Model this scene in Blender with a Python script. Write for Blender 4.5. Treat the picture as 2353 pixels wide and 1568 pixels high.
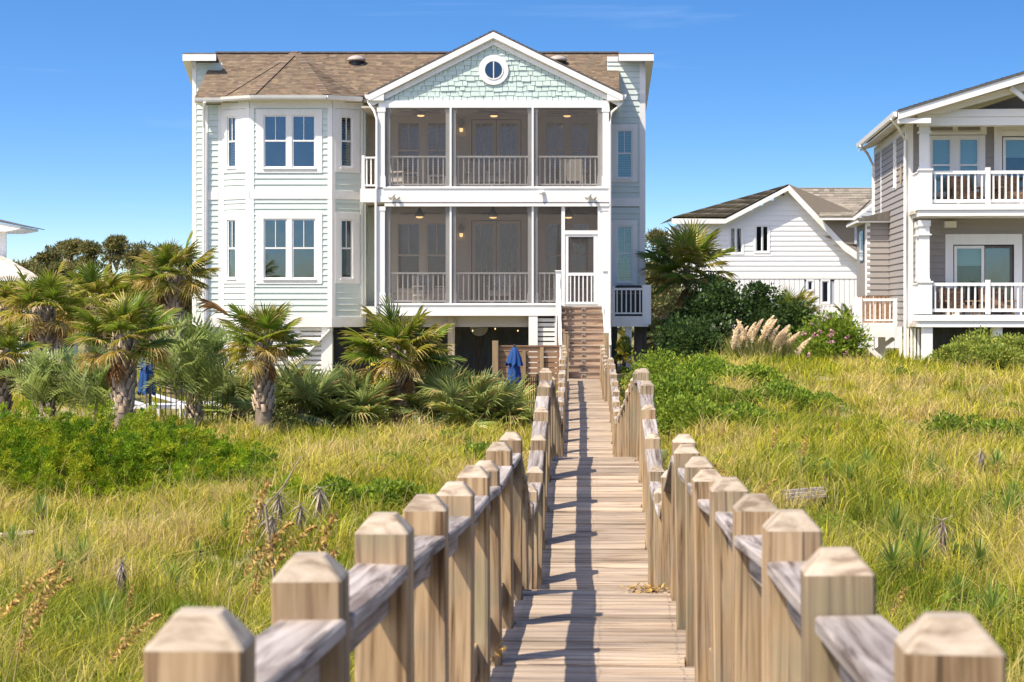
import bpy, math, random
import numpy as np
from mathutils import Vector, Matrix, Euler
random.seed(7); RNG = np.random.default_rng(7)
for o in list(bpy.data.objects): bpy.data.objects.remove(o)
scene = bpy.context.scene
col = scene.collection
R = math.radians

# ------------------------------------------------------------------ camera
E = 4.0            # eye height above the datum
F = 4700.0         # focal length in units of a 2353 wide picture
CX, HY = 1176.5, 706.0
cam_d = bpy.data.cameras.new('camera'); cam = bpy.data.objects.new('camera', cam_d); col.objects.link(cam)
cam.location = (0, 0, E); cam.rotation_euler = (R(90), 0, 0)
cam_d.sensor_width = 36.0; cam_d.lens = 36.0 * F / 2353.0
cam_d.shift_y = -(784.0 - HY) / 2353.0
cam_d.clip_end = 3000; cam_d.clip_start = 0.1
cam_d.dof.use_dof = True; cam_d.dof.focus_distance = 45.0; cam_d.dof.aperture_fstop = 9.0
scene.camera = cam

# ------------------------------------------------------------------ world and sun
SUN = Vector((-0.54, -0.40, 1.0)).normalized()          # towards the sun
world = bpy.data.worlds.new('World'); scene.world = world; world.use_nodes = True
nt = world.node_tree; nt.nodes.clear()
def N(t, **k):
    n = nt.nodes.new(t)
    for a, b in k.items(): setattr(n, a, b)
    return n
wo = N('ShaderNodeOutputWorld'); bg = N('ShaderNodeBackground'); sky = N('ShaderNodeTexSky')
sky.sky_type = 'NISHITA'; sky.sun_disc = False
sky.sun_elevation = math.asin(SUN.z); sky.sun_rotation = math.atan2(SUN.x, SUN.y)
sky.air_density = 1.0; sky.dust_density = 1.5; sky.ozone_density = 2.5
tc = N('ShaderNodeTexCoord')
vm = N('ShaderNodeVectorMath', operation='MULTIPLY'); vm.inputs[1].default_value = (1, 1, 3.2)
vn = N('ShaderNodeVectorMath', operation='NORMALIZE')
nt.links.new(tc.outputs['Generated'], vm.inputs[0]); nt.links.new(vm.outputs[0], vn.inputs[0]); nt.links.new(vn.outputs[0], sky.inputs['Vector'])
hs = N('ShaderNodeHueSaturation'); hs.inputs['Saturation'].default_value = 1.33; hs.inputs['Hue'].default_value = 0.503; hs.inputs['Value'].default_value = 1.34
nt.links.new(sky.outputs[0], hs.inputs['Color'])
# thin high cloud wisps, all round the sky
cm = N('ShaderNodeVectorMath', operation='MULTIPLY'); cm.inputs[1].default_value = (6, 6, 60)
nz = N('ShaderNodeTexNoise'); nz.inputs['Scale'].default_value = 1.0; nz.inputs['Detail'].default_value = 5; nz.inputs['Roughness'].default_value = 0.55; nz.inputs['Distortion'].default_value = .6
nt.links.new(tc.outputs['Generated'], cm.inputs[0]); nt.links.new(cm.outputs[0], nz.inputs['Vector'])
cr = N('ShaderNodeMapRange'); cr.inputs['From Min'].default_value = 0.60; cr.inputs['From Max'].default_value = 0.85; cr.inputs['To Max'].default_value = 0.08
nt.links.new(nz.outputs['Fac'], cr.inputs['Value'])
mx = N('ShaderNodeMix', data_type='RGBA'); mx.inputs['B'].default_value = (9, 9.6, 10.5, 1)
nt.links.new(cr.outputs[0], mx.inputs['Factor']); nt.links.new(hs.outputs[0], mx.inputs['A'])
nt.links.new(mx.outputs['Result'], bg.inputs['Color']); bg.inputs['Strength'].default_value = 0.12
nt.links.new(bg.outputs[0], wo.inputs[0])
sun_d = bpy.data.lights.new('sun', 'SUN'); sun_d.energy = 5.0; sun_d.angle = R(0.55); sun_d.color = (1.0, 0.90, 0.75)
sun_o = bpy.data.objects.new('sun', sun_d); col.objects.link(sun_o); sun_o.location = (-20, -15, 40)
sun_o.rotation_euler = (-SUN).to_track_quat('-Z', 'Y').to_euler()
scene.view_settings.view_transform = 'Standard'; scene.view_settings.look = 'None'
scene.view_settings.exposure = 0.62; scene.view_settings.gamma = 1.0; scene.view_settings.use_curve_mapping = False
scene.render.engine = 'CYCLES'
scene.cycles.max_bounces = 8; scene.cycles.transparent_max_bounces = 16

# ------------------------------------------------------------------ helpers
def px(x, d): return (x - CX) * d / F                # lateral position of a point seen at x, d metres away
def pz(y, d): return E + (HY - y) * d / F
def P(x, y, d): return Vector((px(x, d), d, pz(y, d)))
def tag(o, label=None, cat=None, group=None, kind=None):
    if label: o['label'] = label
    if cat: o['category'] = cat
    if group: o['group'] = group
    if kind: o['kind'] = kind
    return o
WM = {}
def reg(o, m=None):
    WM[o.name] = m if m is not None else Matrix.LocRotScale(o.location, o.rotation_euler, o.scale)
    return o
def thing(name, loc, label, cat, group=None, rz=0.0):
    o = bpy.data.objects.new(name, None); col.objects.link(o); o.location = loc; o.rotation_euler = (0, 0, rz); o.empty_display_size = .2
    reg(o); return tag(o, label, cat, group)
def link(name, mesh, parent=None, loc=(0, 0, 0), rot=(0, 0, 0), scale=(1, 1, 1)):
    """place a mesh in WORLD coordinates, parented to a thing"""
    o = bpy.data.objects.new(name, mesh); col.objects.link(o)
    o.location = loc; o.rotation_euler = rot; o.scale = scale
    if parent is not None:
        o.parent = parent; o.matrix_parent_inverse = WM[parent.name].inverted()
    reg(o); return o
class Fr:
    """a wall frame: origin on plan, u along the wall (left to right as seen from outside), n outward"""
    def __init__(s, ox, oy, ux=1.0, uy=0.0):
        l = math.hypot(ux, uy); s.o = (ox, oy); s.u = (ux / l, uy / l); s.n = (s.u[1], -s.u[0]); s.a = math.atan2(uy, ux)
    def p(s, u, n, z): return (s.o[0] + s.u[0] * u + s.n[0] * n, s.o[1] + s.u[1] * u + s.n[1] * n, z)
class MB:
    def __init__(s): s.v = []; s.f = []
    def add(s, vs, fs):
        b = len(s.v); s.v += [tuple(v) for v in vs]; s.f += [tuple(i + b for i in f) for f in fs]; return s
    def box(s, x0, x1, y0, y1, z0, z1):
        return s.add([(x0,y0,z0),(x1,y0,z0),(x1,y1,z0),(x0,y1,z0),(x0,y0,z1),(x1,y0,z1),(x1,y1,z1),(x0,y1,z1)],
                     [(3,2,1,0),(4,5,6,7),(0,1,5,4),(1,2,6,5),(2,3,7,6),(3,0,4,7)])
    def fbox(s, fr, u0, u1, n0, n1, z0, z1):
        c = [fr.p(u, n, z) for z in (z0, z1) for (u, n) in ((u0, n1), (u1, n1), (u1, n0), (u0, n0))]
        return s.add(c, [(3,2,1,0),(4,5,6,7),(0,1,5,4),(1,2,6,5),(2,3,7,6),(3,0,4,7)])
    def beam(s, a, b, w, h, up=(0, 0, 1)):
        a = Vector(a); b = Vector(b); d = (b - a).normalized(); sd = d.cross(Vector(up)).normalized(); u2 = sd.cross(d).normalized()
        c = []
        for p in (a, b):
            for (i, j) in ((-1,-1),(1,-1),(1,1),(-1,1)): c.append(p + sd * (i * w / 2) + u2 * (j * h / 2))
        return s.add(c, [(0,1,2,3),(7,6,5,4),(0,4,5,1),(1,5,6,2),(2,6,7,3),(3,7,4,0)])
    def prism(s, pts, off):
        """closed polygon pts (3d) extruded by vector off"""
        n = len(pts); off = Vector(off); a = [Vector(p) for p in pts]; b = [p + off for p in a]
        fs = [tuple(range(n)), tuple(range(2 * n - 1, n - 1, -1))] + [(i, i + n, (i + 1) % n + n, (i + 1) % n) for i in range(n)]
        return s.add(a + b, fs)
    def tube(s, pts, rad, seg=8, cap=True):
        pts = [Vector(p) for p in pts]; n = len(pts); base = len(s.v); rings = []
        for i, p in enumerate(pts):
            d = (pts[min(i + 1, n - 1)] - pts[max(i - 1, 0)]).normalized()
            a = d.cross(Vector((0, 0, 1)) if abs(d.z) < .9 else Vector((1, 0, 0))).normalized(); b = d.cross(a)
            r = rad[i] if hasattr(rad, '__len__') else rad
            for k in range(seg):
                t = 2 * math.pi * k / seg; s.v.append(tuple(p + a * (r * math.cos(t)) + b * (r * math.sin(t))))
        for i in range(n - 1):
            for k in range(seg):
                k2 = (k + 1) % seg
                s.f.append((base + i * seg + k, base + i * seg + k2, base + (i + 1) * seg + k2, base + (i + 1) * seg + k))
        if cap:
            s.f.append(tuple(base + k for k in range(seg))[::-1]); s.f.append(tuple(base + (n - 1) * seg + k for k in range(seg)))
        return s
    def lathe(s, c, prof, seg=16):
        c = Vector(c); base = len(s.v); n = len(prof)
        for (r, z) in prof:
            for k in range(seg):
                t = 2 * math.pi * k / seg; s.v.append((c.x + r * math.cos(t), c.y + r * math.sin(t), c.z + z))
        for i in range(n - 1):
            for k in range(seg):
                k2 = (k + 1) % seg; s.f.append((base + i * seg + k, base + i * seg + k2, base + (i + 1) * seg + k2, base + (i + 1) * seg + k))
        s.f.append(tuple(base + k for k in range(seg))[::-1]); s.f.append(tuple(base + (n - 1) * seg + k for k in range(seg)))
        return s
    def mesh(s, name, mat, smooth=False):
        m = bpy.data.meshes.new(name); m.from_pydata(s.v, [], s.f); m.materials.append(mat)
        import bmesh
        bm = bmesh.new(); bm.from_mesh(m); bmesh.ops.recalc_face_normals(bm, faces=bm.faces); bm.to_mesh(m); bm.free()
        if smooth:
            m.polygons.foreach_set('use_smooth', [True] * len(m.polygons))
        m.update(); return m
    def build(s, name, mat, parent=None, smooth=False):
        """centre the mesh on its own bounding box and link it"""
        a = np.array(s.v); c = (a.min(0) + a.max(0)) / 2
        s.v = [tuple(p) for p in (a - c)]
        return link(name, s.mesh(name, mat, smooth), parent, tuple(c))
CUBES = {}
def unit(mat):
    if mat.name not in CUBES: CUBES[mat.name] = MB().box(-.5, .5, -.5, .5, -.5, .5).mesh('board', mat)
    return CUBES[mat.name]
def bx(name, fr, u0, u1, n0, n1, z0, z1, mat, parent):
    """a board: shared cube mesh scaled to size, n measured outward from the wall plane"""
    c = fr.p((u0 + u1) / 2, (n0 + n1) / 2, (z0 + z1) / 2)
    return link(name, unit(mat), parent, c, (0, 0, fr.a), (abs(u1 - u0), abs(n1 - n0), abs(z1 - z0)))
def npmesh(name, V, T, C, mat, smooth=False):
    V = np.asarray(V, np.float32).reshape(-1, 3); T = np.asarray(T, np.int32).reshape(-1, 3)
    m = bpy.data.meshes.new(name); m.vertices.add(len(V)); m.vertices.foreach_set('co', V.ravel())
    m.loops.add(T.size); m.loops.foreach_set('vertex_index', T.ravel())
    m.polygons.add(len(T)); m.polygons.foreach_set('loop_start', np.arange(0, T.size, 3, dtype=np.int32)); m.polygons.foreach_set('loop_total', np.full(len(T), 3, np.int32))
    if smooth: m.polygons.foreach_set('use_smooth', np.ones(len(T), bool))
    m.update(calc_edges=True); m.materials.append(mat)
    if C is not None:
        a = m.color_attributes.new('Col', 'FLOAT_COLOR', 'POINT')
        a.data.foreach_set('color', np.concatenate([np.asarray(C, np.float32).reshape(-1, 3), np.ones((len(V), 1), np.float32)], 1).ravel())
    return m
# ------------------------------------------------------------------ materials
def newmat(name):
    m = bpy.data.materials.new(name); m.use_nodes = True; t = m.node_tree; b = t.nodes['Principled BSDF']; return m, t, b
def nd(t, ty, **k):
    n = t.nodes.new(ty)
    for a, v in k.items(): setattr(n, a, v)
    return n
def ramp(t, stops):
    r = nd(t, 'ShaderNodeValToRGB'); e = r.color_ramp.elements
    while len(e) < len(stops): e.new(0.5)
    for i, (p, c) in enumerate(stops): e[i].position = p; e[i].color = (*c, 1)
    return r
def coords(t, scale, rnd=True):
    """object coordinates with a random offset for each object"""
    tcn = nd(t, 'ShaderNodeTexCoord'); mp = nd(t, 'ShaderNodeMapping'); mp.inputs['Scale'].default_value = scale
    if rnd:
        oi = nd(t, 'ShaderNodeObjectInfo'); ml = nd(t, 'ShaderNodeMath', operation='MULTIPLY'); ml.inputs[1].default_value = 37.0
        t.links.new(oi.outputs['Random'], ml.inputs[0]); ad = nd(t, 'ShaderNodeVectorMath', operation='ADD')
        t.links.new(tcn.outputs['Object'], ad.inputs[0]); t.links.new(ml.outputs[0], ad.inputs[1]); t.links.new(ad.outputs[0], mp.inputs['Vector'])
    else: t.links.new(tcn.outputs['Object'], mp.inputs['Vector'])
    return mp
def paint(name, c, rough=.5, dirt=.12, dirtc=(.52, .49, .43), scale=(2.4, 2.4, .5), bump=.05):
    m, t, b = newmat(name); mp = coords(t, scale)
    n = nd(t, 'ShaderNodeTexNoise'); n.inputs['Scale'].default_value = 2.2; n.inputs['Detail'].default_value = 6; n.inputs['Roughness'].default_value = .65
    t.links.new(mp.outputs[0], n.inputs['Vector'])
    mr = nd(t, 'ShaderNodeMapRange'); mr.inputs['From Min'].default_value = .45; mr.inputs['From Max'].default_value = .8; mr.inputs['To Max'].default_value = dirt
    t.links.new(n.outputs['Fac'], mr.inputs['Value'])
    mx = nd(t, 'ShaderNodeMix', data_type='RGBA'); mx.inputs['A'].default_value = (*c, 1); mx.inputs['B'].default_value = (*dirtc, 1)
    t.links.new(mr.outputs[0], mx.inputs['Factor']); t.links.new(mx.outputs['Result'], b.inputs['Base Color']); b.inputs['Roughness'].default_value = rough
    if bump:
        bp = nd(t, 'ShaderNodeBump'); bp.inputs['Strength'].default_value = bump; bp.inputs['Distance'].default_value = .02
        t.links.new(n.outputs['Fac'], bp.inputs['Height']); t.links.new(bp.outputs[0], b.inputs['Normal'])
    return m
def wood(name, light, mid, dark, grain=(1.5, 26, 26), tint=None, tintamt=.4, rough=.8, bump=.5, knots=.0, var=.25, check=0):
    """grain runs along the axis with the small scale"""
    m, t, b = newmat(name); mp = coords(t, grain)
    n = nd(t, 'ShaderNodeTexNoise'); n.inputs['Scale'].default_value = 1.0; n.inputs['Detail'].default_value = 7; n.inputs['Roughness'].default_value = .62; n.inputs['Distortion'].default_value = .7
    t.links.new(mp.outputs[0], n.inputs['Vector'])
    r = ramp(t, [(.36, dark), (.49, mid), (.63, light)]); t.links.new(n.outputs['Fac'], r.inputs[0])
    # broad blotches of weathering
    mp2 = coords(t, (1.3, 1.3, 1.3)); n2 = nd(t, 'ShaderNodeTexNoise'); n2.inputs['Scale'].default_value = 2.0; n2.inputs['Detail'].default_value = 3
    t.links.new(mp2.outputs[0], n2.inputs['Vector'])
    oi = nd(t, 'ShaderNodeObjectInfo')
    last = r.outputs[0]
    if tint:
        mr = nd(t, 'ShaderNodeMapRange'); mr.inputs['From Min'].default_value = .5; mr.inputs['From Max'].default_value = .72; mr.inputs['To Max'].default_value = tintamt
        t.links.new(n2.outputs['Fac'], mr.inputs['Value'])
        mx = nd(t, 'ShaderNodeMix', data_type='RGBA', blend_type='MULTIPLY'); mx.inputs['B'].default_value = (*tint, 1)
        t.links.new(mr.outputs[0], mx.inputs['Factor']); t.links.new(last, mx.inputs['A']); last = mx.outputs['Result']
    if knots:
        mp3 = coords(t, (grain[0] * knots, grain[1] * .28, grain[2] * .28)); vo = nd(t, 'ShaderNodeTexVoronoi'); vo.inputs['Scale'].default_value = 1.0
        t.links.new(mp3.outputs[0], vo.inputs['Vector'])
        mk = nd(t, 'ShaderNodeMapRange'); mk.inputs['From Min'].default_value = .06; mk.inputs['From Max'].default_value = .16; mk.inputs['To Min'].default_value = .75; mk.inputs['To Max'].default_value = 0
        t.links.new(vo.outputs['Distance'], mk.inputs['Value'])
        mx = nd(t, 'ShaderNodeMix', data_type='RGBA'); mx.inputs['B'].default_value = (dark[0] * .6, dark[1] * .45, dark[2] * .35, 1)
        t.links.new(mk.outputs[0], mx.inputs['Factor']); t.links.new(last, mx.inputs['A']); last = mx.outputs['Result']
    if check:
        mp4 = coords(t, tuple(g * check for g in grain)); n4 = nd(t, 'ShaderNodeTexNoise'); n4.inputs['Scale'].default_value = 1.0; n4.inputs['Detail'].default_value = 2; n4.inputs['Distortion'].default_value = .3; t.links.new(mp4.outputs[0], n4.inputs['Vector'])
        m4 = nd(t, 'ShaderNodeMapRange'); m4.inputs['From Min'].default_value = .30; m4.inputs['From Max'].default_value = .36; m4.inputs['To Min'].default_value = .8; m4.inputs['To Max'].default_value = 0; t.links.new(n4.outputs['Fac'], m4.inputs['Value'])
        mx = nd(t, 'ShaderNodeMix', data_type='RGBA'); mx.inputs['B'].default_value = (dark[0] * .45, dark[1] * .42, dark[2] * .4, 1); t.links.new(m4.outputs[0], mx.inputs['Factor']); t.links.new(last, mx.inputs['A']); last = mx.outputs['Result']
        mg = nd(t, 'ShaderNodeMapRange'); mg.inputs['From Min'].default_value = .42; mg.inputs['From Max'].default_value = .62; mg.inputs['To Max'].default_value = .28; t.links.new(n2.outputs['Fac'], mg.inputs['Value'])
        gv = sum(mid) / 3; mx = nd(t, 'ShaderNodeMix', data_type='RGBA'); mx.inputs['B'].default_value = (gv * 1.06, gv * 1.0, gv * .93, 1); t.links.new(mg.outputs[0], mx.inputs['Factor']); t.links.new(last, mx.inputs['A']); last = mx.outputs['Result']
    hv = nd(t, 'ShaderNodeHueSaturation'); mv = nd(t, 'ShaderNodeMapRange'); mv.inputs['To Min'].default_value = 1 - var; mv.inputs['To Max'].default_value = 1 + var * .6
    t.links.new(oi.outputs['Random'], mv.inputs['Value']); t.links.new(mv.outputs[0], hv.inputs['Value']); t.links.new(last, hv.inputs['Color'])
    t.links.new(hv.outputs[0], b.inputs['Base Color']); b.inputs['Roughness'].default_value = rough; b.inputs['Specular IOR Level'].default_value = .25
    bp = nd(t, 'ShaderNodeBump'); bp.inputs['Strength'].default_value = bump; bp.inputs['Distance'].default_value = .004
    t.links.new(n.outputs['Fac'], bp.inputs['Height']); t.links.new(bp.outputs[0], b.inputs['Normal'])
    return m
def leafmat(name, trans=.35, rough=.5, spec=.3, gain=1.0, var=.12):
    m, t, b = newmat(name)
    at = nd(t, 'ShaderNodeVertexColor', layer_name='Col'); oi = nd(t, 'ShaderNodeObjectInfo')
    hv = nd(t, 'ShaderNodeHueSaturation'); mv = nd(t, 'ShaderNodeMapRange'); mv.inputs['To Min'].default_value = gain * (1 - var); mv.inputs['To Max'].default_value = gain * (1 + var)
    t.links.new(oi.outputs['Random'], mv.inputs['Value']); t.links.new(mv.outputs[0], hv.inputs['Value']); t.links.new(at.outputs['Color'], hv.inputs['Color'])
    t.links.new(hv.outputs[0], b.inputs['Base Color']); b.inputs['Roughness'].default_value = rough; b.inputs['Specular IOR Level'].default_value = spec
    tr = nd(t, 'ShaderNodeBsdfTranslucent'); t.links.new(hv.outputs[0], tr.inputs['Color'])
    ms = nd(t, 'ShaderNodeMixShader'); ms.inputs[0].default_value = trans
    t.links.new(b.outputs[0], ms.inputs[1]); t.links.new(tr.outputs[0], ms.inputs[2]); t.links.new(ms.outputs[0], t.nodes['Material Output'].inputs[0])
    return m
def attrmat(name, rough=.85, bumpscale=0):
    m, t, b = newmat(name); at = nd(t, 'ShaderNodeVertexColor', layer_name='Col')
    n = nd(t, 'ShaderNodeTexNoise'); n.inputs['Scale'].default_value = 14; n.inputs['Detail'].default_value = 4
    tcn = nd(t, 'ShaderNodeTexCoord'); t.links.new(tcn.outputs['Object'], n.inputs['Vector'])
    mr = nd(t, 'ShaderNodeMapRange'); mr.inputs['To Min'].default_value = .72; mr.inputs['To Max'].default_value = 1.25; t.links.new(n.outputs['Fac'], mr.inputs['Value'])
    hv = nd(t, 'ShaderNodeHueSaturation'); t.links.new(mr.outputs[0], hv.inputs['Value']); t.links.new(at.outputs['Color'], hv.inputs['Color'])
    t.links.new(hv.outputs[0], b.inputs['Base Color']); b.inputs['Roughness'].default_value = rough; return m
def glass(name, tint, refl=.22, opac=.35):
    """window pane: tinted see-through glass with a mirror coat"""
    m, t, b = newmat(name); t.nodes.remove(b)
    tr = nd(t, 'ShaderNodeBsdfTransparent'); tr.inputs[0].default_value = (*tint, 1)
    gl = nd(t, 'ShaderNodeBsdfGlossy'); gl.inputs['Roughness'].default_value = .03; gl.inputs['Color'].default_value = (.85, .95, 1, 1)
    lw = nd(t, 'ShaderNodeFresnel'); lw.inputs['IOR'].default_value = 1.5
    ad = nd(t, 'ShaderNodeMath', operation='ADD'); ad.inputs[1].default_value = refl; t.links.new(lw.outputs[0], ad.inputs[0])
    tcn = coords(t, (.9, .9, .9)); n = nd(t, 'ShaderNodeTexNoise'); n.inputs['Scale'].default_value = .8; t.links.new(tcn.outputs[0], n.inputs['Vector'])
    bp = nd(t, 'ShaderNodeBump'); bp.inputs['Strength'].default_value = .06; bp.inputs['Distance'].default_value = .1; t.links.new(n.outputs['Fac'], bp.inputs['Height']); t.links.new(bp.outputs[0], gl.inputs['Normal'])
    ms = nd(t, 'ShaderNodeMixShader'); t.links.new(ad.outputs[0], ms.inputs[0]); t.links.new(tr.outputs[0], ms.inputs[1]); t.links.new(gl.outputs[0], ms.inputs[2])
    t.links.new(ms.outputs[0], t.nodes['Material Output'].inputs[0]); return m
def screenmat(name, c, dens):
    m, t, b = newmat(name); b.inputs['Base Color'].default_value = (*c, 1); b.inputs['Roughness'].default_value = .45
    mp = coords(t, (.8, .8, .8)); n = nd(t, 'ShaderNodeTexNoise'); n.inputs['Scale'].default_value = 1.6; n.inputs['Detail'].default_value = 3; t.links.new(mp.outputs[0], n.inputs['Vector'])
    mr = nd(t, 'ShaderNodeMapRange'); mr.inputs['From Min'].default_value = .3; mr.inputs['From Max'].default_value = .7; mr.inputs['To Min'].default_value = dens - .07; mr.inputs['To Max'].default_value = dens + .07; t.links.new(n.outputs['Fac'], mr.inputs['Value'])
    tr = nd(t, 'ShaderNodeBsdfTransparent'); ms = nd(t, 'ShaderNodeMixShader'); t.links.new(mr.outputs[0], ms.inputs[0])
    t.links.new(tr.outputs[0], ms.inputs[1]); t.links.new(b.outputs[0], ms.inputs[2]); t.links.new(ms.outputs[0], t.nodes['Material Output'].inputs[0]); return m
def emit(name, c, s):
    m, t, b = newmat(name); b.inputs['Base Color'].default_value = (*c, 1); b.inputs['Emission Color'].default_value = (*c, 1); b.inputs['Emission Strength'].default_value = s; return m

M = {}
M['white'] = paint('white_paint', (.80, .785, .755), .45, .30)
M['sage'] = paint('sage_siding_paint', (.585, .655, .61), .6, .2, (.45, .48, .42))
M['shake'] = paint('sage_shake_paint', (.50, .60, .555), .7, .25, (.42, .5, .44))
M['taupe'] = paint('taupe_siding_paint', (.29, .262, .24), .65, .15, (.2, .18, .16))
M['wsiding'] = paint('white_siding_paint', (.78, .78, .775), .6, .06)
M['gsiding'] = paint('grey_siding_paint', (.42, .45, .49), .6, .06)
M['beige'] = paint('porch_wall_paint', (.50, .45, .385), .6, .10)
M['dim'] = paint('room_darkness', (.06, .065, .065), .8, .2)  # near black for sheets behind openings: darkness of unlit rooms put into colour
M['garage'] = paint('garage_and_gap_dark', (.10, .095, .085), .6, .2)
M['soffit'] = paint('soffit_paint', (.70, .66, .58), .6, .15)
M['post'] = wood('treated_post_wood', (.45, .325, .19), (.345, .235, .13), (.15, .09, .045), grain=(30, 30, 1.1), tint=(.66, .82, .50), tintamt=.7, knots=.9, var=.22, check=1.6)
M['postcap'] = wood('post_end_grain', (.45, .375, .29), (.37, .30, .22), (.21, .155, .105), grain=(9, 34, 9), var=.2, bump=.4)
M['rail'] = wood('weathered_rail_wood', (.44, .39, .355), (.30, .255, .225), (.11, .08, .065), grain=(26, 1.3, 26), tint=(.9, .78, .66), tintamt=.6, var=.22, check=1.5)
M['plank'] = wood('deck_plank_wood', (.48, .375, .275), (.37, .28, .195), (.19, .13, .085), grain=(1.1, 22, 22), tint=(1.0, .86, .72), tintamt=.5, knots=.7, var=.30, check=1.5)
M['stair'] = wood('stair_riser_wood', (.48, .34, .235), (.38, .26, .175), (.19, .12, .08), grain=(1.2, 22, 22), tint=(.85, .8, .75), tintamt=.5, var=.2)
M['brownwood'] = wood('brown_board_wood', (.36, .235, .15), (.27, .165, .10), (.14, .08, .05), grain=(1.2, 22, 22), tint=(.85, .8, .75), tintamt=.5, var=.25)
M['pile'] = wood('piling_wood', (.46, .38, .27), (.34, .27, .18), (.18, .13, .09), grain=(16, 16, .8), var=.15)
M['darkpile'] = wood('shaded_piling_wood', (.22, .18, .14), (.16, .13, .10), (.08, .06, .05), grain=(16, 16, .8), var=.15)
M['glass_blue'] = glass('window_glass', (.42, .52, .54), .10)
M['glass_dark'] = glass('dark_window_glass', (.62, .64, .62), .06)
M['glass_teal'] = glass('teal_window_glass', (.74, .86, .86), .03)
M['glass_grey'] = glass('grey_window_glass', (.5, .52, .52), .26)
M['screen'] = screenmat('insect_screen', (.11, .095, .085), .30)
M['black'] = paint('black_metal', (.02, .02, .022), .45, .1, (.06, .05, .05))
M['bronze'] = paint('fixture_bronze', (.10, .085, .07), .5, .2)
M['bulb'] = emit('warm_lamp_glass', (1.0, .62, .26), 1.5)
M['umbrella'] = paint('blue_umbrella_cloth', (.004, .05, .19), .85, .3, (.003, .03, .12), (4, 4, 1.5), .3)
M['cushion'] = paint('patterned_cushion', (.50, .49, .47), .9, .8, (.10, .10, .12), (9, 9, 9), .2)
M['wicker'] = paint('cream_wicker', (.62, .57, .49), .8, .3, (.3, .27, .2), (12, 12, 12), .3)
M['plastic'] = paint('white_plastic', (.78, .78, .78), .4, .05)
M['concrete'] = paint('pale_concrete', (.48, .45, .40), .9, .4, (.3, .28, .24), (1, 1, 1), .2)
M['shbase'] = paint('shingle_felt', (.24, .20, .155), .9, .5, (.16, .13, .10), (6, 6, 6), .1)
M['vent'] = paint('weathered_vent_metal', (.36, .31, .27), .6, .6, (.22, .17, .13), (5, 5, 5), .1)
M['shingle'] = attrmat('asphalt_shingle')
M['leaf'] = leafmat('palm_leaf', .42, .40, .5, gain=1.8)
M['dry'] = leafmat('dry_leaf', .20, .8, .1, gain=1.15)
M['needle'] = leafmat('needle_foliage', .40, .6, .2, gain=1.8)
M['grass'] = leafmat('dune_grass_blade', .42, .65, .15, gain=1.22, var=.0)
M['trunk'] = attrmat('palm_trunk_bark', .9)
M['bark'] = paint('pine_bark', (.17, .12, .085), .9, .7, (.07, .05, .04), (4, 4, 1.2), .5)
# dune ground: sand with litter, darkened to suggest shade and thatch between the grass
def groundmat():
    m, t, b = newmat('dune_sand'); tcn = nd(t, 'ShaderNodeTexCoord')
    n = nd(t, 'ShaderNodeTexNoise'); n.inputs['Scale'].default_value = .55; n.inputs['Detail'].default_value = 9; n.inputs['Roughness'].default_value = .62
    n2 = nd(t, 'ShaderNodeTexNoise'); n2.inputs['Scale'].default_value = 9; n2.inputs['Detail'].default_value = 6
    t.links.new(tcn.outputs['Object'], n.inputs['Vector']); t.links.new(tcn.outputs['Object'], n2.inputs['Vector'])
    r = ramp(t, [(.3, (.12, .12, .035)), (.52, (.22, .19, .08)), (.72, (.36, .30, .17))]); ad = nd(t, 'ShaderNodeMath', operation='ADD'); ml = nd(t, 'ShaderNodeMath', operation='MULTIPLY_ADD')
    ml.inputs[1].default_value = .5; ml.inputs[2].default_value = -.25
    t.links.new(n2.outputs['Fac'], ml.inputs[0]); t.links.new(n.outputs['Fac'], ad.inputs[0]); t.links.new(ml.outputs[0], ad.inputs[1]); t.links.new(ad.outputs[0], r.inputs[0])
    t.links.new(r.outputs[0], b.inputs['Base Color']); b.inputs['Roughness'].default_value = .95; b.inputs['Specular IOR Level'].default_value = .1
    bp = nd(t, 'ShaderNodeBump'); bp.inputs['Strength'].default_value = .6; bp.inputs['Distance'].default_value = .05; t.links.new(n2.outputs['Fac'], bp.inputs['Height']); t.links.new(bp.outputs[0], b.inputs['Normal'])
    return m
M['ground'] = groundmat()
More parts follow.
